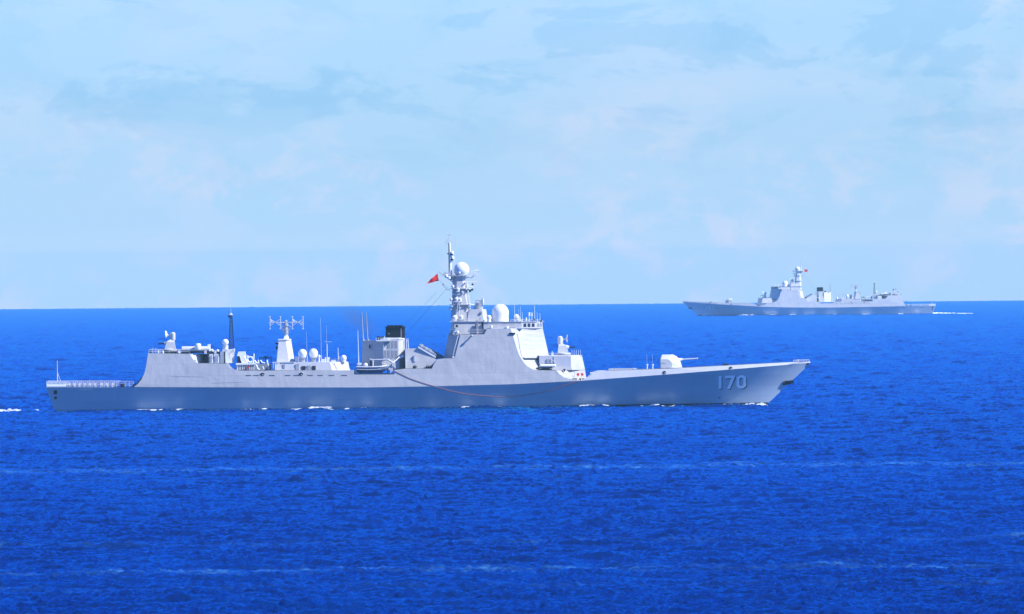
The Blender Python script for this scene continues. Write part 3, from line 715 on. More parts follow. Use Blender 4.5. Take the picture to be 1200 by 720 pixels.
    # side fittings: lamps, bracket
    for px, py, y in ((575.5, 383, -6.3), (594, 384, -6.3), (536, 389.5, -6.5), (533.5, 390, -6.2)):
        b = MB(); b.lathe(P(px, py, y), [(.12, -.3), (.3, -.1), (.3, .25), (.05, .35)], 10); b.build('deck_lamp', 'white', T, smooth=True)
    b = MB(); b.tube([P(550, 395, -7.0), P(552.5, 393.6, -7.7), P(552.8, 392.6, -8.3)], .14); b.ball(P(552.6, 393.2, -8.3), .25, 10); b.build('wing_bracket', 'fit', T)

    # ---- mast complex
    b = MB(); b.octa(526.5, 567.5, 391.8, 529.2, 566.5, 377.2, 5.0, 4.4, 4, 2, .6); b.build('mast_base_house', 'grey', T)
    b = MB(); b.slab([(527, 377.4), (568, 376.9), (568, 376.3), (527, 376.8)], 4.7); b.build('mast_platform_edge', 'light', T)
    b = MB(); b.pbox(556.5, 560, 379, 391.5, -5.05, -4.8); b.pbox(559.6, 560.4, 376.5, 391.6, -5.6, -5.2); b.build('house_door', 'fit', T)
    b = MB(); b.octa(546.5, 572.0, 377, 549.5, 569.6, 362.4, 3.2, 2.7, 1, 5, .4); dh = b.build('director_house', 'grey', T)
    b = MB()
    for k in range(7): b.pbar((546.2, 375.5 - 2 * k), (548.8, 375.3 - 2 * k), -3.25, .04)
    b.pbar((546.2, 377), (546.4, 362.5), -3.25, .05); b.pbar((548.8, 377), (549, 362.5), -3.25, .05); b.build('ladder', 'light', T)
    b = MB(); b.pbox(563, 565, 365, 367.5, -3.2, -2.8); b.pbox(561.5, 563.6, 372, 376.6, -4, -3.4); b.build('locker', 'fit', dh)
    b = MB(); b.lathe(P(561, 362.4, 0), [(.9, 0), (.9, .5), (.6, .7)], 16); b.pbox(557, 563.8, 351.8, 361, -.8, .8); b.lathe(P(558.5, 355.2, -.9), [(.35, -.3), (.4, .0), (.4, .5)], 12, 'X'); dr = b.build('fire_control_director', 'fit', T)
    b = MB(); b.lathe(P(564.4, 353.8, 0), [(.05, -.1), (.6, 0), (.85, .25), (.88, .36), (.35, .36), (.02, .36)], 24, 'X'); b.lathe(P(566.2, 353.8), [(.3, 0), (.75, .02), (.5, .14), (.02, .18)], 20, 'X'); b.build('dish', 'white', dr, smooth=True)
    b = MB(); b.octa(528.0, 553.5, 377.2, 529.3, 550.8, 358, 2.9, 2.1, 5.5, 5.0, .35)
    b.octa(529.3, 550.8, 358, 530.8, 545.6, 328, 2.1, 1.25, 5.0, 3.6, .4); b.octa(530.8, 545.6, 328, 531.5, 546.5, 322.5, 1.25, 1.4, 4, 3.6, .4)
    ms = b.build('main_mast', 'grey', T)
    b = MB(); b.octa(521, 551, 323.8, 521, 551, 322.9, 1.7, 1.7, 3, 3, .5); b.rings([[P(522, 323.6, -1.2), P(533, 323.6, -1.2), P(533, 323.6, 1.2), P(522, 323.6, 1.2)], [P(530.5, 331, -.4), P(531.5, 331, -.4), P(531.5, 331, .4), P(530.5, 331, .4)]])
    b.rail((520.5, 323), (533, 323), -1.6, .6, n=5, wires=2); b.build('top_platform', 'fit', ms)
    b = MB(); b.lathe(P(541.2, 316.2), [(.9, -1.25), (1.15, -1.1)] + [(max(.01, 1.58 * math.cos(a)), 1.58 * math.sin(a)) for a in [math.radians(-42 + 132 * i / 14) for i in range(15)]], 28); b.build('radome', 'white', ms, smooth=True)
    b = MB(); b.ball(P(538.8, 319.6, -1.5), .22, 8); b.build('lamp', 'white', ms)
    b = MB(); b.tube([P(528.3, 323, 0), P(528.0, 302, 0), P(527.4, 284, 0)], .34, 12, .17); tp = b.build('topmast', 'white', ms, smooth=True)
    b = MB(); b.pbar((526.6, 323), (526.5, 285), -.1, .09); b.pbox(524.4, 526.4, 296.9, 298.0, -.2, .2); b.build('cable_duct', 'dark', tp)
    for cx, cy in ((530.4, 296.2), (530.9, 302.2)):
        b = MB(); b.lathe(P(cx, cy, -.1), [(.3, -.5), (.34, .1), (.2, .35), (.02, .42)], 12); b.lathe(P(cx - .4, cy + 1.9, -.1), [(.1, -.35), (.25, -.1)], 10); b.build('navigation_light', 'white', tp, smooth=True)
        b = MB(); b.lathe(P(cx - .3, cy + 2, -.3), [(.28, -.15), (.28, .15)], 10); b.build('lamp_base', 'dark', tp)
    b = MB(); b.pbar((520.5, 284.3), (531.5, 284.1), 0, .05)
    for px, t, e in ((522.6, 279, 290), (525.2, 280, 287), (529.5, 278, 285), (534.2, 279.5, 289), (533.2, 288, 289.3)): b.pbar((px, t), (px, e), 0, .04)
    b.pbar((527.3, 284), (527.0, 277), 0, .06); b.pbar((531.8, 284), (527, 278), 0, .04); b.pbar((524.5, 274.2), (529.5, 274.4), 0, .08); b.pbar((525, 275.6), (529, 275.6), 0, .05); b.pbar((527, 274), (527, 278), 0, .04); b.pbar((523, 284), (527, 278), 0, .04)
    b.build('masthead_aerial', 'light', tp)
    # yardarms and outriggers
    b = MB(); b.pbar((545, 326.2), (557.5, 322.8), -.5, .13); b.pbar((547, 329), (555, 324), -.5, .10); b.pbar((555, 317.2), (562, 317.2), -.5, .14); b.pbar((552.5, 319.3), (560.5, 319.2), -.5, .10)
    b.pbox(556, 560, 321.6, 323.8, -.9, -.1); b.pbar((559.5, 317), (559.2, 330), -.5, .05); b.pbar((548, 330.9), (559.5, 330.9), -.5, .13); b.pbar((547, 334), (557, 332.4), -.5, .09)
    b.pbar((546.5, 335), (556, 337), -.5, .1); b.pbar((559, 314), (559.5, 317), -.5, .04); b.build('yardarm', 'white', ms)
    b = MB(); b.pbox(552, 554.8, 338.2, 340.6, -.9, -.1); b.pbox(549.5, 552.4, 339.5, 342.2, -1, 0); b.pbox(529.0, 531.4, 334.7, 336.5, -.8, -.2); b.ball(P(554, 333.3, -.5), .22, 8); b.build('floodlight', 'dark', ms)
    b = MB(); b.pbar((521, 322.3), (512.6, 316.8), 0, .04); b.pbar((520.5, 323.2), (512, 316.5), .5, .03); b.pbar((518, 322.6), (524, 319.5), -.5, .1); b.pbox(522.5, 528.5, 319.8, 322.6, -1.1, -.3); b.build('gaff', 'light', ms)
    b = MB(); b.pbar((524.5, 340.2), (519, 334.0), 0, .04); b.ball(P(519.5, 333.2), .15, 6); b.pbar((524.5, 340.2), (530, 337), 0, .035); b.build('stay_bracket', 'light', ms)
    random.seed(11)
    for px, py, r, y in ((537, 339.3, 2.0, -1.9), (535, 350.8, 2.3, -2.3), (539.2, 351.2, 2.0, -2.3), (533, 372.5, 3.0, -3.3), (540.5, 371.5, 2.3, -3.4)):
        b = MB(); b.lathe(P(px, py, y), [(r * U * .6, -r * U), (r * U, -.4 * r * U), (r * U, .5 * r * U), (r * U * .4, r * U)], 12); b.pbox(px - r, px + r, py + r, py + r + .8, y - .3, y + .9); b.build('sensor_pod', 'white', ms, smooth=True)
        b = MB(); b.pbox(px - r * .8, px + r * .6, py + r + .9, py + r + 2.6, y, y + .7); b.build('pod_bracket', 'fit', ms)
    b = MB(); b.pbar((537, 353), (534.5, 372), -2.9, .07, -3.3); b.pbar((538.5, 353), (537.8, 376), -2.9, .07, -3.4); b.pbar((547, 330), (550.8, 362), -1.0, .12, -1.6); b.pbar((531, 345), (541, 345), -1.9, .09)
    b.pbar((530.6, 340), (530.6, 352), -1.2, .1); b.pbar((536, 344), (542, 336), -1.7, .06); b.build('mast_ladder', 'light', ms)
    random.seed(21)
    for k in range(17):
        py = random.uniform(328, 374); f = (py - 326) / 50; lo, hi = 531.5 - 3 * f, 545.5 + 7 * f
        px = random.choice([random.uniform(lo - 1.8, lo + 1), random.uniform(hi - 1.5, hi + 2), random.uniform(lo, hi)])
        w_, h_ = random.uniform(.5, 1.6), random.uniform(.5, 1.8); yb = -(1.3 + 1.3 * f) - random.uniform(0, .5)
        b = MB()
        if k % 3: b.pbox(px - w_ * .6, px + w_ * .6, py - h_, py + h_ * .4, yb - .3, yb + .8, .05)
        else: b.lathe(P(px, py, yb), [(.08, -.35), (.24, -.2), (.26, .15), (.1, .3)], 10); b.pbar((px, py + 1.5), (px + (1.5 if px < 538 else -1.5), py + 3), yb, .06, yb + .6)
        b.build('mast_fitting', ['white', 'light', 'fit', 'light', 'light'][k % 5], ms)
    for px, py in ((523.5, 326.5), (526.5, 328.5)):
        b = MB(); b.lathe(P(px, py - 3, -1.5), [(.15, -.4), (.35, -.2), (.35, .2), (.1, .4)], 10); b.build('mast_fitting', 'white', ms)
    b = MB(); b.octa(528.5, 553, 338.6, 528.5, 553, 337.9, 2.0, 2.0, 4, 4, .4); b.build('middle_platform', 'light', ms)
    b = MB(); b.octa(526.8, 556.5, 357.4, 526.8, 555.5, 356.7, 2.7, 2.7, 5, 5, .4); b.rail((528, 356.8), (553, 356.8), -2.7, .55, n=8, wires=1); b.build('lower_platform', 'light', ms)
    b = MB()
    for k in range(7): b.pbox(547.6 + k * .45, 549.4 + k * .45, 334 + 4.2 * k, 335.6 + 4.2 * k, -.9, .2)
    b.build_each('step_bracket', 'white', ms)
    b = MB(); b.pbox(533.8, 536.5, 380.6, 383.5, -5.35, -4.9); b.build('scuttle', 'dark', T)
    for sd in (-.4, .4):
        b = MB(); b.pbar((524, 338), (472.8, 394.5), sd, .022); b.build('rigging_wire', 'dark', T)
    b = MB(); b.pbar((512, 342), (470, 385), 1.5, .015); b.build('rigging_wire', 'dark', T)

    # ---- bridge roof: big dome, small domes, aerials
    b = MB(); rr = 9.9 * U
    b.lathe(P(586.2, 376.8, 0), [(rr * 1.0, 0), (rr * .97, 1.0), (rr, 1.6)] + [(max(.01, rr * math.cos(a)), 1.85 + rr * math.sin(a)) for a in [math.radians(90 * i / 10) for i in range(11)]], 32); b.build('radome', 'white', T, smooth=True, label='large cylindrical white radome with rounded top')
    b = MB(); b.dome(573, 372, 2.8, 377, .8, -3.6); b.build('radome', 'white', T, smooth=True)
    b = MB(); b.slab([(602.5, 370), (606, 368.2), (608.5, 370.5), (611, 375), (612, 377), (608, 377), (603, 373)], .7); b.ball(P(605, 371, -.6), .5, 12); b.build('optical_director', 'white', T)
    b = MB(); b.pbox(601.5, 605.4, 372.5, 377, -.8, .8); b.build('director_foot', 'fit', T)
    for px, t, y, r in ((603.1, 356.6, -3.5, .06), (610, 359, 2, .035), (612, 365.5, -2, .05), (626.6, 358, -1, .07), (629.5, 366, 1, .04), (632.8, 367, -.5, .05), (608, 362, 3, .03)):
        b = MB(); b.tube([P(px, 377, y), P(px - .2, t, y)], r, 6, r * .6); b.pbar((px, 377), (px, 374), y, r + .05); b.build('whip_aerial', 'white', T)
    for px, t, w in ((620, 366, .2), (623, 366.5, .15), (616.5, 372, .14)):
        b = MB(); b.lathe(P(px, 377, -2), [(.06, 0), (.06, (377 - t) * U - .8), (w, (377 - t) * U - .75), (w, (377 - t) * U)], 10); b.build('stub_aerial', 'white', T)
    b = MB(); b.pbox(623.5, 627.5, 374.4, 376.8, -2.4, -1.4); b.pbox(618.6, 621, 375, 376.8, -2.4, -1.4); b.pbox(633.2, 636, 375.5, 378, -2, 2); b.pbar((634, 376), (638, 377.5), -2, .05); b.build_each('roof_box', 'light', T)
    b = MB(); b.lathe(P(626, 375.2, -2.6), [(.22, -.1), (.22, .3)], 8); b.lathe(P(634, 376.4, -2.5), [(.15, -.2), (.15, .35)], 8); b.build_each('compass_repeater', 'dark', T)

    # ---- forward gun deck house
    b = MB(); b.octa(630, 685.0, 433.6, 631.5, 681.3, 416.6, 6.2, 5.2, 1, 15.5, .35)
    fh = b.build('gun_deck_house', 'grey', T)
    levs2 = [(446.2, 677.5, 686.8), (445.3, 676.5, 686.6), (444.0, 666.5, 686.4), (441.8, 660, 686.0), (438.3, 655, 685.6), (433.9, 651.2, 685.0)]
    fl, _ = ruled(levs2, 1, 'gun_deck_house_foot', 'grey', .3)
    b = MB(); b.slab([(630.5, 417), (682, 416.7), (681.8, 416.1), (630.5, 416.2)], lambda px, z: 5.5 if px < 668 else 2.2); b.build('house_roof_edge', 'light', fh)
    b = MB(); b.pbox(631.3, 647.8, 417.2, 426.2, -5.85, -5.3); b.pbox(648.2, 668.4, 417.4, 432.0, -5.95, -5.3); b.build('side_locker', 'light', fh)
    b = MB(); b.pbox(640, 644.8, 420.5, 425.2, -6.0, -5.86); b.pbar((645, 421), (651, 425), -6.1, .08); b.build('locker_hatch', 'fit', fh)
    b = MB(); b.pbox(628.5, 646.5, 430.2, 431.6, -7.2, -6.2); b.pbox(634, 643, 431.6, 433.6, -7.0, -6.3); b.build('raft_cradle', 'dark', T)
    for px in (632, 637.2, 642.4):
        b = MB(); b.lathe(P(px, 428.6, -6.7), [(.2, -.05), (.34, .1), (.34, 1.3), (.2, 1.45)], 12, 'X'); b.build('life_raft_canister', 'white', T, smooth=True)
    b = MB()
    for k in range(5): b.pbar((669.8 + 2.5 * k, 416.2), (669.8 + 2.5 * k, 410), -2 + .2 * k, .045)
    for k in range(5): b.pbar((669.8 + 2.5 * k, 416.2), (669.8 + 2.5 * k, 410), 2 - .2 * k, .045)
    b.build_each('guard_stanchion', 'light', T)
    b = MB(); b.pbox(645.5, 648.3, 413.2, 416.2, -2, -1); b.pbar((646.8, 416), (646.5, 411.3), -1.5, .07); b.rail((632, 416.2), (652, 416.2), -4.8, .4, wires=1); b.build_each('roof_box', 'light', T)
    for px in (676.7, 681.3):
        b = MB(); yy = -4.7 if px < 680 else -3.6
        b.lathe(P(px, 438.7, yy), [(.26, -.12), (.3, 0), (.26, .12)], 12, 'Y'); b.build_each('fire_hose_box', 'redp', T)
    b = MB()
    for px, yy in ((660.5, -7.3), (671.2, -7.3), (674, -7.3), (679, -7.0), (686, -6.9), (682.5, -7)):
        zt_ = 443.0 if px > 668 else 432
        b.lathe(P(px, zt_ + 1.6, yy), [(.16, -.3), (.16, .1), (.26, .12), (.26, .25)], 8)
    b.build_each('bollard', 'dark', T)
    b = MB(); b.pbar((672.6, 436), (672.6, 442), -6, .08); b.pbar((683.5, 438), (683.5, 442), -4.2, .07); b.rail((657, 433.6), (684, 433.6), -4.9, .0001 + .5, wires=1, n=10, y2=-2.4); b.build('foot_rail', 'light', T)
    # ---- foredeck
    b = MB(); b.slab([(689, 440.2), (693.2, 436.9), (694.2, 438), (690, 441.5)], 6.3); b.lathe(P(691.8, 437.6, -6.5), [(.28, -.2), (.28, .6)], 10, 'X'); b.build('breakwater', 'light', T)
    b = MB(); b.pbox(712.5, 740, 432.2, 434.0, -3.6, 3.6); b.build('missile_silo_hatch_block', 'light', T)
    b = MB()
    for i in range(6):
        for y in (-2.7, -.9, .9, 2.7): b.lathe((X(716 + 4.3 * i), y, Z(716 + 4.3 * i, 432.2)), [(.34, 0), (.34, .06), (.1, .09)], 10)
    b.build_each('silo_hatch', 'fit', T)
    b = MB(); b.pbox(740.6, 745.6, 431.4, 433.6, -1.6, 1.6); b.build('deck_hatch', 'light', T)
    for px in (757.5, 764):
        b = MB(); b.lathe(P(px, 432.4, -5), [(.12, 0), (.12, .7), (.22, .75), (.22, 1.0)], 10); ms_ = b.build('aerial_post', 'white', T)
        b = MB(); b.pbar((px, 427), (px - .4, 415), -5, .022); b.build('whip_aerial', 'light', ms_)
    # main gun
    b = MB(); b.lathe(P(786, 431.9), [(2.0, 0), (2.0, .2)], 24)
    og = [(773.2, 431.6), (772.9, 424), (773.0, 418.5), (775.4, 415.8), (788, 415.5), (792.2, 417.6), (796.6, 423.0), (799.2, 431.6)]
    ig = [(773.8, 431.6), (773.6, 424), (773.6, 421.2), (775, 421.0), (782, 421.0), (784.5, 422.2), (786.6, 424.6), (786.9, 431.6)]
    b.rings([[P(x_, y_, -1.75) for x_, y_ in ig], [P(x_, y_, -.75) for x_, y_ in og], [P(x_, y_, .75) for x_, y_ in og], [P(x_, y_, 1.75) for x_, y_ in ig]])
    tu = b.build('gun_turret', 'light', T)
    b = MB(); b.tube([P(792, 421.9), P(799.5, 421.2)], .42, 12, .22); b.build('gun_mantlet', 'white', tu)
    b = MB(); b.tube([P(799, 421.3), P(817.5, 420.2)], .15, 12, .11); b.tube([P(815.8, 420.3), P(817.6, 420.2)], .17, 12); b.build('barrel', 'light', tu)
    b = MB(); b.slab([(773.9, 425.4), (780, 425.4), (780, 425.8), (773.9, 425.8)], 1.79); b.build('hatch_seam', 'fit', tu)
    # capstan cover, bow rails, jack staff
    b = MB(); b.pbox(846.5, 853, 426.2, 428.4, -2, 2, .2); b.build('capstan', 'dark', T)
    b = MB()
    for sd in (-1, 1): b.rail((929, 424.2), (947.5, 423.4), sd * 1.9, .35, n=6, wires=2, y2=sd * .3)
    b.pbar((935, 424), (934.6, 421.4), 0, .12); b.pbox(933.6, 936, 423, 424.2, -.4, .4); b.build('bow_railing', 'light', T)
    b = MB(); b.pbox(944.5, 948, 425.6, 427.6, -.35, .35); b.build('bow_fairlead', 'dark', T)
    return T, digits

def copy_tree(o, parent=None):
    c = o.copy(); C.objects.link(c); c.parent = parent
    for ch in list(o.children): copy_tree(ch, c)
    return c

ship, digits = make_destroyer()
# second warship: a copy with the other bow number, heading left
far = copy_tree(ship)
far['label'] = 'distant hazy pale warship with 151 on its bow, sailing to the left near the horizon'
pale = bpy.data.materials['hull_paint'].copy(); pale.name = 'hazed_hull_paint'  # same hull paint, lightened so the colour carries the brightening of distance haze
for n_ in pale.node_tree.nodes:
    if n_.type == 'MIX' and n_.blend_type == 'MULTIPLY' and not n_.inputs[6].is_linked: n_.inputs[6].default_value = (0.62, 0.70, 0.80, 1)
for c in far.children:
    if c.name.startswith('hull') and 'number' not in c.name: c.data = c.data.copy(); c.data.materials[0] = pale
paleg = bpy.data.materials['grey_ship_paint'].copy(); paleg.name = 'hazed_grey_paint'  # upper works grey lightened likewise, extra haze put into the colour
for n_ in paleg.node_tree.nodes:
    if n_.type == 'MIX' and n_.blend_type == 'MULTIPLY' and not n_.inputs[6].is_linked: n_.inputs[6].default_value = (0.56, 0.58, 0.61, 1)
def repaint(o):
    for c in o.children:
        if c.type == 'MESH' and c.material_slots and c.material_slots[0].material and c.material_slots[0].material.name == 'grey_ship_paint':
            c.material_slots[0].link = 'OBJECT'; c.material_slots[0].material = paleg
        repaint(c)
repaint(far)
far.location = ((948.8 - 600) / 1.904, D2, -D2 * D2 / (2 * EARTH)); far.rotation_euler = (0, 0, math.pi - math.radians(1))
drop = [c for c in far.children if c.name.split('.')[0] in ('hull_number', 'number_shadow', 'boat_davit', 'boat_cradle')]
for c in drop: bpy.data.objects.remove(c)
for o in digits('151', 838.2, 1, 'num', 'nums'):
    if o.name.split('.')[0] == 'number_shadow': bpy.data.objects.remove(o)
    else: o.parent = far

# ------------------------------------------------------------------ things on and by the near ship
SO = Vector(ship.location)
bt = thing('ship_boat', 'small rigid boat with grey hull and white gunwale stowed under the davit beside the funnel', 'boat', SO)
b = MB(); rs = []
for px, h, k0, k1 in ((417.6, .75, 436.3, 430), (425, .9, 436.8, 430.4), (436, .95, 437, 430.3), (446, .8, 436.5, 429.6), (451, .45, 434.5, 429), (453.6, .06, 431, 428.6)):
    rs.append([P(px, k1, -7.3 - h), P(px, (k0 + k1) / 2, -7.3 - h * .92), P(px, k0, -7.3), P(px, (k0 + k1) / 2, -7.3 + h * .92), P(px, k1, -7.3 + h)])
b.rings(rs); b.build('hull', 'boat', bt)
b = MB()
for sd in (-1, 1): b.tube([P(417.6, 429.8, -7.3 + sd * .85), P(430, 430, -7.3 + sd * 1.0), P(443, 429.6, -7.3 + sd * .9), P(449, 428.9, -7.3 + sd * .55), P(452.8, 428.4, -7.3)], .14, 8)
b.build('gunwale', 'light', bt, smooth=True)
b = MB()
for sd in (-1, 1): b.tube([P(418, 432.5, -7.3 + sd * .86), P(430, 433, -7.3 + sd * .98), P(446, 432.4, -7.3 + sd * .78)], .07, 6)
b.build('rubbing_strake', 'light', bt)
b = MB(); b.pbox(419, 423.6, 424.8, 427.4, -7.9, -6.9); b.pbox(420, 422, 427.4, 430, -7.6, -7.2); b.build('outboard_engine', 'white', bt)
b = MB(); b.ball(P(428.3, 427.6, -7.4), .45, 12); b.pbox(427, 430, 427.5, 430, -7.8, -7); b.build('fuel_tank', 'white', bt, smooth=True)
b = MB(); b.pbox(433, 435.6, 423.4, 430, -7.7, -7.1); b.ball(P(434.2, 422.8, -7.4), .2, 8); b.build('console', 'dark', bt)

# rope along the side
pts = [(461.5, 434), (468, 437.2), (480, 443), (492, 447.2), (503, 450.6), (516, 454.6), (530, 458.4), (545, 461.2), (560, 463), (573, 464), (585, 464.5), (598, 464.4), (610, 463.4), (625, 461), (640, 457.8), (653, 454), (665, 450.2), (677, 446.4)]
b = MB(); tp = []
for px, py in pts:
    z = Z(px, py); h = bh(px, z) if z > zk(px) else hull_half(px, z)
    tp.append((X(px), -h - .09, z))
tp.append((X(678), -bkx(678) + 1.0, Z(678, 445)))
b.tube(tp, .055, 6); ro = b.build('mooring_rope', 'hose'); ro.location = SO
ro['label'] = 'thin reddish rope hanging in a long curve along the grey hull side amidships'; ro['category'] = 'rope'

# flags
def flag(name, label, corners, loc, wave, star, seed, rz=0):
    """corners (bl, br, tr, tl) in metres on the local xz plane"""
    t = thing(name, label, 'flag', loc, (0, 0, rz), 'red flags on the warships')
    n, m = 16, 10; b = MB(); q = [Vector(c) for c in corners]; rows = []
    def at(u, v, o=0):
        p = (q[0] * (1-u) + q[1] * u) * (1-v) + (q[3] * (1-u) + q[2] * u) * v
        return (p.x, wave * math.sin(u * 7 + v * 2.5) * (1 - u) + o, p.z + .12 * wave * math.sin(u * 9 + seed))
    for j in range(m + 1): rows.append([at(i / n, j / m) for i in range(n + 1)])
    vs = [[b.bm.verts.new(p) for p in r] for r in rows]
    for j in range(m):
        for i in range(n): b.bm.faces.new((vs[j][i], vs[j][i+1], vs[j+1][i+1], vs[j+1][i]))
    cl = b.build('cloth', 'red', t, smooth=True)
    for k, (cu, cv, r) in enumerate([]):
        for side in (-1, 1):
            b = MB(); ring = []
            for i in range(10):
                a = math.pi / 2 + i * math.pi / 5; rr = r if i % 2 == 0 else r * .42
                ring.append(at(cu + rr * math.cos(a) * .7, cv + rr * math.sin(a), side * .03))
            b.poly(ring); b.build('star', 'yellow', cl)
    return t
stars = [(.80, .72, .17), (.62, .88, .06), (.56, .76, .06), (.56, .62, .06), (.62, .50, .06)]
fx, fz = X(507), Z(507, 327)
f1 = flag('flag', 'red flag streaming left of the main mast on the near warship',
          [(-1.25, 0, -1.0), (1.3, 0, -.35), (1.05, 0, 1.12), (-.35, 0, -.05)], SO + Vector((fx, 0, fz)), .12, stars, 1)
b = MB(); b.bar((1.1, 0, 1.05), (2.6, .2, 1.6), .02); b.bar((1.3, 0, -.15), (4.2, .2, -3.0), .02); b.build('halyard', 'light', f1)
m4 = Matrix.Translation(far.location) @ Matrix.Rotation(far.rotation_euler.z, 4, 'Z')
fl = m4 @ Vector((X(512), 0, Z(512, 321.5)))
f2 = flag('flag', 'small square red flag behind the mast of the distant warship', [(-.95, 0, -.85), (.95, 0, -.75), (.95, 0, .8), (-.95, 0, .75)], fl, .1, stars, 2, math.pi)
b = MB(); b.bar((.95, 0, .8), (2.4, 0, 1.2), .02); b.bar((.95, 0, -.7), (3.6, 0, -2.2), .02); b.build('halyard', 'light', f2)

# ------------------------------------------------------------------ ocean: real waves from two spectra
G = 9.81
def spectrum(L, Nn, V, lmin, lmax, wdir, spread, seed, rms=None, slope=None):
    rng = np.random.default_rng(seed)
    k = np.fft.fftfreq(Nn, L / Nn) * 2 * np.pi
    kx, ky = np.meshgrid(k, k, indexing='ij'); kk = np.hypot(kx, ky); kk[0, 0] = 1
    Lw = V * V / G
    c = (kx * math.cos(wdir) + ky * math.sin(wdir)) / kk
    Ph = np.exp(-1 / (kk * Lw) ** 2) / kk ** 4 * (np.abs(c) ** spread + 0.06)
    Ph[(kk > 2 * np.pi / lmin) | (kk < 2 * np.pi / lmax)] = 0; Ph[0, 0] = 0
    h = np.fft.ifft2(np.sqrt(Ph) * (rng.normal(size=Ph.shape) + 1j * rng.normal(size=Ph.shape))).real
    if rms: h *= rms / h.std()
    else:
        g = np.gradient(h, L / Nn, axis=1).std(); h *= slope / g
    return h.astype(np.float32), L
def sample(tile, x, y):
    h, L = tile; n = h.shape[0]
    u = (x / L * n) % n; v = (y / L * n) % n
    i = np.floor(u).astype(np.int32); j = np.floor(v).astype(np.int32); fu = (u - i).astype(np.float32); fv = (v - j).astype(np.float32)
    i %= n; j %= n; i2 = (i + 1) % n; j2 = (j + 1) % n
    return (h[i, j] * (1-fu) + h[i2, j] * fu) * (1-fv) + (h[i, j2] * (1-fu) + h[i2, j2] * fu) * fv
WD = math.radians(78)
TA = spectrum(811.0, 1024, 4.6, 1.7, 90, WD, 1.0, 1, rms=0.23)
TB = spectrum(131.0, 1024, 1.4, 0.4, 4, WD, 0.8, 2, slope=0.46)
def height(x, y):
    a = sample(TA, x, y)
    mod = 0.75 + 0.5 * np.clip(sample(TA, y * .31 + 77, x * .9 + 13) / 0.17 * .5 + .5, 0, 1)
    return a + sample(TB, x, y) * mod
ys = [1250.0]
while ys[-1] < 24000: ys.append(ys[-1] + 0.42 * (ys[-1] / 1400) ** 1.6)
pre = 1250.0 - np.cumsum(np.geomspace(.45, 40, 260))[::-1]
ys = np.concatenate([pre, np.array(ys, dtype=np.float64)]); ncol = 1150
us = np.linspace(-1, 1, ncol); ext = np.cumsum(np.geomspace(.2, 90, 130)); ext *= 3000 / ext[-1]
fine = np.concatenate([np.full(130, -1.0), us, np.full(130, 1.0)]); outer = np.concatenate([-ext[::-1], np.zeros(ncol), ext])
ncol += 260
Y = np.repeat(ys[:, None], ncol, 1); XX = fine[None, :] * (8 + 0.046 * np.maximum(ys[:, None], 1000)) + outer[None, :]
edge = np.clip((np.abs(outer)[None, :] - 1500) / 1500, 0, 1); near_ = np.clip((pre[0] + 800 - ys[:, None]) / 800, 0, 1)
edge = np.maximum(edge, near_)
hh = np.empty(XX.shape, dtype=np.float32)
for i0 in range(0, len(ys), 400): hh[i0:i0+400] = height(XX[i0:i0+400], Y[i0:i0+400])
hh = hh * (1 - edge) - 1.3 * edge
zz = hh - (XX ** 2 + Y ** 2) / (2 * EARTH)
def grid_mesh(name, XX, Y, zz):
    nr, nc = XX.shape
    me = bpy.data.meshes.new(name); nv = nr * nc
    co_ = np.empty((nv, 3), dtype=np.float32); co_[:, 0] = XX.ravel(); co_[:, 1] = Y.ravel(); co_[:, 2] = zz.ravel()
    idx = np.arange(nv, dtype=np.int32).reshape(nr, nc)
    quads = np.stack([idx[:-1, :-1], idx[:-1, 1:], idx[1:, 1:], idx[1:, :-1]], -1).reshape(-1)
    nf = quads.size // 4
    me.vertices.add(nv); me.vertices.foreach_set('co', co_.ravel())
    me.loops.add(nf * 4); me.loops.foreach_set('vertex_index', quads)
    me.polygons.add(nf); me.polygons.foreach_set('loop_start', np.arange(0, nf * 4, 4, dtype=np.int32))
    try: me.polygons.foreach_set('loop_total', np.full(nf, 4, dtype=np.int32))
    except Exception: pass
    me.update(calc_edges=True)
    return me
print('ocean rows', len(ys), 'verts', XX.size)

wm = bpy.data.materials.new('sea_water'); wm.use_nodes = True; t = wm.node_tree; t.nodes.clear()
wo = N(t, 'ShaderNodeOutputMaterial'); df = N(t, 'ShaderNodeBsdfDiffuse'); gl = N(t, 'ShaderNodeBsdfGlossy'); ms_ = N(t, 'ShaderNodeMixShader'); fr = N(t, 'ShaderNodeFresnel')
gl.inputs['Color'].default_value = (0.008, 0.38, 0.95, 1); gl.inputs['Roughness'].default_value = 0.05; fr.inputs['IOR'].default_value = 1.33
t.links.new(fr.outputs[0], ms_.inputs[0]); t.links.new(df.outputs[0], ms_.inputs[1]); t.links.new(gl.outputs[0], ms_.inputs[2]); t.links.new(ms_.outputs[0], wo.inputs['Surface'])
geo = N(t, 'ShaderNodeNewGeometry'); sp = N(t, 'ShaderNodeSeparateXYZ'); t.links.new(geo.outputs['Position'], sp.inputs[0])
def M_(op, a, b_=None, c_=None):
    m = N(t, 'ShaderNodeMath', operation=op)
    for i, v in enumerate((a, b_, c_)):
        if v is None: continue
        if isinstance(v, (int, float)): m.inputs[i].default_value = v
        else: t.links.new(v, m.inputs[i])
    return m.outputs[0]
def noise(scale, detail=4, rough=.55, sc=(1, 1, 1)):
    mp = N(t, 'ShaderNodeMapping'); mp.inputs['Scale'].default_value = sc
    n = N(t, 'ShaderNodeTexNoise'); n.inputs['Scale'].default_value = scale; n.inputs['Detail'].default_value = detail; n.inputs['Roughness'].default_value = rough
    t.links.new(geo.outputs['Position'], mp.inputs[0]); t.links.new(mp.outputs[0], n.inputs[0]); return n.outputs[0]
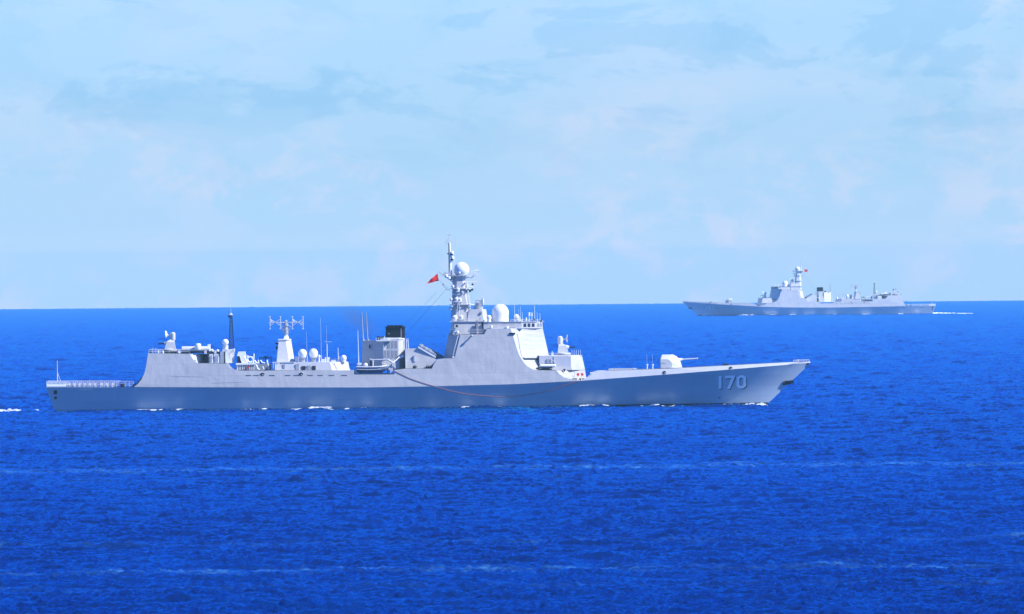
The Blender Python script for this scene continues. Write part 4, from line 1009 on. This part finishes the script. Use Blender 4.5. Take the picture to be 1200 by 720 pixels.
# large gust patches vary the depth of the blue
gust = noise(0.02, 4, .6, (1, .12, 1))
mr = N(t, 'ShaderNodeMapRange'); t.links.new(gust, mr.inputs[0]); mr.inputs[1].default_value = .35; mr.inputs[2].default_value = .65; mr.inputs[3].default_value = 0; mr.inputs[4].default_value = 1
cm = N(t, 'ShaderNodeMix', data_type='RGBA'); t.links.new(mr.outputs[0], cm.inputs[0])
cm.inputs[6].default_value = (0.0001, 0.013, 0.088, 1); cm.inputs[7].default_value = (0.0001, 0.025, 0.15, 1)
# windrows and old wakes: thin pale lines lying on the water
wob = M_('MULTIPLY', M_('SUBTRACT', noise(0.025, 3, .5, (1, .02, 1)), .5), 60.0)
yy = M_('ADD', sp.outputs[1], wob)
brk = N(t, 'ShaderNodeMapRange'); t.links.new(noise(1.1, 6, .75, (.3, .3, 1)), brk.inputs[0]); brk.inputs[1].default_value = .44; brk.inputs[2].default_value = .66
tot = None
for yc, w, amp in ((2440, 16, .50), (2330, 10, .12), (1800, 6, .22), (1640, 7, .34), (1555, 6, .12), (4130, 35, .14), (5600, 60, .10), (2850, 12, .08)):
    d = M_('DIVIDE', M_('SUBTRACT', yy, yc), w * 1.3)
    g = M_('MULTIPLY', M_('EXPONENT', M_('MULTIPLY', M_('MULTIPLY', d, d), -1.0)), amp)
    tot = g if tot is None else M_('ADD', tot, g)
lf = M_('MULTIPLY', M_('MULTIPLY', tot, brk.outputs[0]), 1.25)
fm = N(t, 'ShaderNodeMix', data_type='RGBA'); t.links.new(lf, fm.inputs[0]); t.links.new(cm.outputs[2], fm.inputs[6]); fm.inputs[7].default_value = (0.10, 0.38, 0.8, 1)
t.links.new(fm.outputs[2], df.inputs['Color'])
bn = noise(3.2, 6, .65, (.8, 1, 1)); bp = N(t, 'ShaderNodeBump'); bp.inputs['Distance'].default_value = .07; bp.inputs['Strength'].default_value = 1
t.links.new(bn, bp.inputs['Height']); [t.links.new(bp.outputs[0], n_.inputs['Normal']) for n_ in (df, gl, fr)]

me = grid_mesh('ocean', XX, Y, zz); me.materials.append(wm)
oc = bpy.data.objects.new('ocean', me); C.objects.link(oc); oc['kind'] = 'structure'
# wide calmer sheet all round, a little lower, carrying on beyond the detailed water
rr = np.concatenate([np.linspace(0, 1200, 20), np.geomspace(1300, 25500, 60)]); aa = np.linspace(0, 2 * np.pi, 181)
RR, AA = np.meshgrid(rr, aa, indexing='ij')
me = grid_mesh('far_water', RR * np.cos(AA), RR * np.sin(AA), -RR ** 2 / (2 * EARTH) - 1.3); me.materials.append(wm)
o = bpy.data.objects.new('far_water', me); C.objects.link(o); o['kind'] = 'structure'
del XX, Y, zz, hh

# ------------------------------------------------------------------ foam at the waterlines
def foam(name, spots, sh, seed, label_kind='stuff'):
    rng = random.Random(seed); b = MB()
    for px, ln, ht, out_ in spots:
        n = max(3, int(ln / 1.1))
        for i in range(n):
            f = (i + .5) / n; q_ = px + ln * (f - .5)
            base = hull_half(min(max(q_, 67), 895), .3) if 66 < q_ < 896 else 1.0
            if q_ <= 66: base = 4.5
            env = math.sin(math.pi * f) ** .6
            h = .5 * ht * env * rng.uniform(.5, 1.1)
            for k in range(2):
                y = -(base + 1.0 + 1.3 * out_ * rng.uniform(0, 1.0))
                l = rng.uniform(.35, 1.1); w_ = rng.uniform(.10, .22)
                xw = X(q_) + rng.uniform(-.3, .3); wp = sh.matrix_basis @ Vector((xw, y if sh is ship else -y, 0))
                c = (xw, y, float(height(np.array([wp.x]), np.array([wp.y]))[0]) + .02)
                rings = []
                for a in range(5):
                    e = math.radians(-20 + 27 * a)
                    rings.append([(c[0] + l * math.cos(e) * math.cos(th) * rng.uniform(.75, 1.2), c[1] + w_ * math.cos(e) * math.sin(th) * rng.uniform(.75, 1.2), c[2] + h * math.sin(e) * rng.uniform(.7, 1.2)) for th in [2 * math.pi * s_ / 8 for s_ in range(8)]])
                b.rings(rings)
    o = b.build(name, 'foam'); o.location = sh.location; o.rotation_euler = sh.rotation_euler; o['kind'] = 'stuff'
    return o
foam('foam', [(172, 20, .30, .8), (186, 8, .34, .8), (208, 8, .16, 1.2), (290, 8, .2, 1.2), (308, 4, .7, .8), (346, 10, .45, 1.4), (371, 12, .36, 1.1), (384, 9, .36, 2.0), (407, 5, .7, .8), (430, 8, .26, 1.0),
              (505, 7, .3, 1), (545, 8, .25, 1.2), (585, 9, .25, 1), (684, 18, .3, 1.2), (706, 9, .36, 1), (752, 7, .3, 1), (767, 9, .45, 1), (788, 7, .4, 1.4),
              (862, 22, .8, 1.0), (880, 18, 1.1, .9), (891, 8, 1.0, .6), (14, 34, 1.3, 1.5), (40, 12, 1.7, 1.0), (33, 9, 1.2, 2)], ship, 5)
def foamfar():
    sp_ = [(866, 22, .9, 1), (845, 10, .3, 1), (800, 12, .3, 1), (735, 30, 1.4, 1.5), (700, 26, 1.2, 1.2), (765, 20, .6, 1), (640, 40, .3, 1), (560, 18, .7, 1), (500, 30, .4, 1), (420, 40, .3, 1), (300, 40, .3, 1), (180, 20, .7, 1), (120, 20, .3, 1)]
    o = foam('foam', sp_, far, 9); o.scale = (1, -1, 1)
    b = MB(); rng = random.Random(4)
    for i in range(150):
        f = (i / 150) ** 1.2; px = 66 - f * 155
        for k in range(3):
            c = (X(px), rng.uniform(-5, 5), 0); h = rng.uniform(.1, 1.1) * (1 - f * .75) * (.4 + .6 * abs(math.sin(i * .21))); l = rng.uniform(.8, 2.2); w_ = rng.uniform(.4, 1.0)
            b.rings([[(c[0] + l * math.cos(e) * math.cos(th) * rng.uniform(.8, 1.2), c[1] + w_ * math.cos(e) * math.sin(th), c[2] + h * math.sin(e)) for th in [2 * math.pi * s_ / 7 for s_ in range(7)]] for e in [math.radians(-15 + 25 * a) for a in range(5)]])
    w = b.build('wake', 'foam'); w.location = far.location; w.rotation_euler = far.rotation_euler; w['kind'] = 'stuff'
foamfar()

# ------------------------------------------------------------------ thin exhaust smoke
b = MB(); b.ball((0, 0, 0), 1, 24); sm = b.build('smoke', M['foam'], None, smooth=True); sm.data.materials.clear()
vm = bpy.data.materials.new('exhaust_smoke'); vm.use_nodes = True; t2 = vm.node_tree; t2.nodes.clear()
o2 = N(t2, 'ShaderNodeOutputMaterial'); pv = N(t2, 'ShaderNodeVolumePrincipled'); pv.inputs['Color'].default_value = (.25, .22, .24, 1)
tcv = N(t2, 'ShaderNodeTexCoord'); ln_ = N(t2, 'ShaderNodeVectorMath', operation='LENGTH'); t2.links.new(tcv.outputs['Object'], ln_.inputs[0])
mr2 = N(t2, 'ShaderNodeMapRange', interpolation_type='SMOOTHSTEP'); t2.links.new(ln_.outputs['Value'], mr2.inputs[0]); mr2.inputs[1].default_value = 1; mr2.inputs[2].default_value = .1; mr2.inputs[3].default_value = 0; mr2.inputs[4].default_value = 1
nn = N(t2, 'ShaderNodeTexNoise'); nn.inputs['Scale'].default_value = 2.2; nn.inputs['Detail'].default_value = 3; t2.links.new(tcv.outputs['Object'], nn.inputs[0])
m3 = N(t2, 'ShaderNodeMath', operation='MULTIPLY'); t2.links.new(mr2.outputs[0], m3.inputs[0]); t2.links.new(nn.outputs[0], m3.inputs[1])
m5 = N(t2, 'ShaderNodeMath', operation='MULTIPLY'); t2.links.new(m3.outputs[0], m5.inputs[0]); m5.inputs[1].default_value = .22
t2.links.new(m5.outputs[0], pv.inputs['Density']); t2.links.new(pv.outputs[0], o2.inputs['Volume'])
sm.data.materials.append(vm); sm.location = SO + Vector((X(420), 0, Z(420, 375))); sm.scale = (6.5, 2.6, 2.8); sm.rotation_euler = (0, math.radians(38), 0)
sm['kind'] = 'stuff'

# ------------------------------------------------------------------ sea haze
b = MB(); b.box(-27000, 27000, -27000, 27000, -49, 40); hz = b.build('haze', M['foam']); hz.data.materials.clear(); hz['kind'] = 'stuff'
hm = bpy.data.materials.new('sea_haze'); hm.use_nodes = True; t3 = hm.node_tree; t3.nodes.clear()
o3 = N(t3, 'ShaderNodeOutputMaterial'); pv3 = N(t3, 'ShaderNodeVolumePrincipled'); pv3.inputs['Color'].default_value = (.42, .82, 1.0, 1); pv3.inputs['Density'].default_value = 1.9e-5
t3.links.new(pv3.outputs[0], o3.inputs['Volume']); hz.data.materials.append(hm)
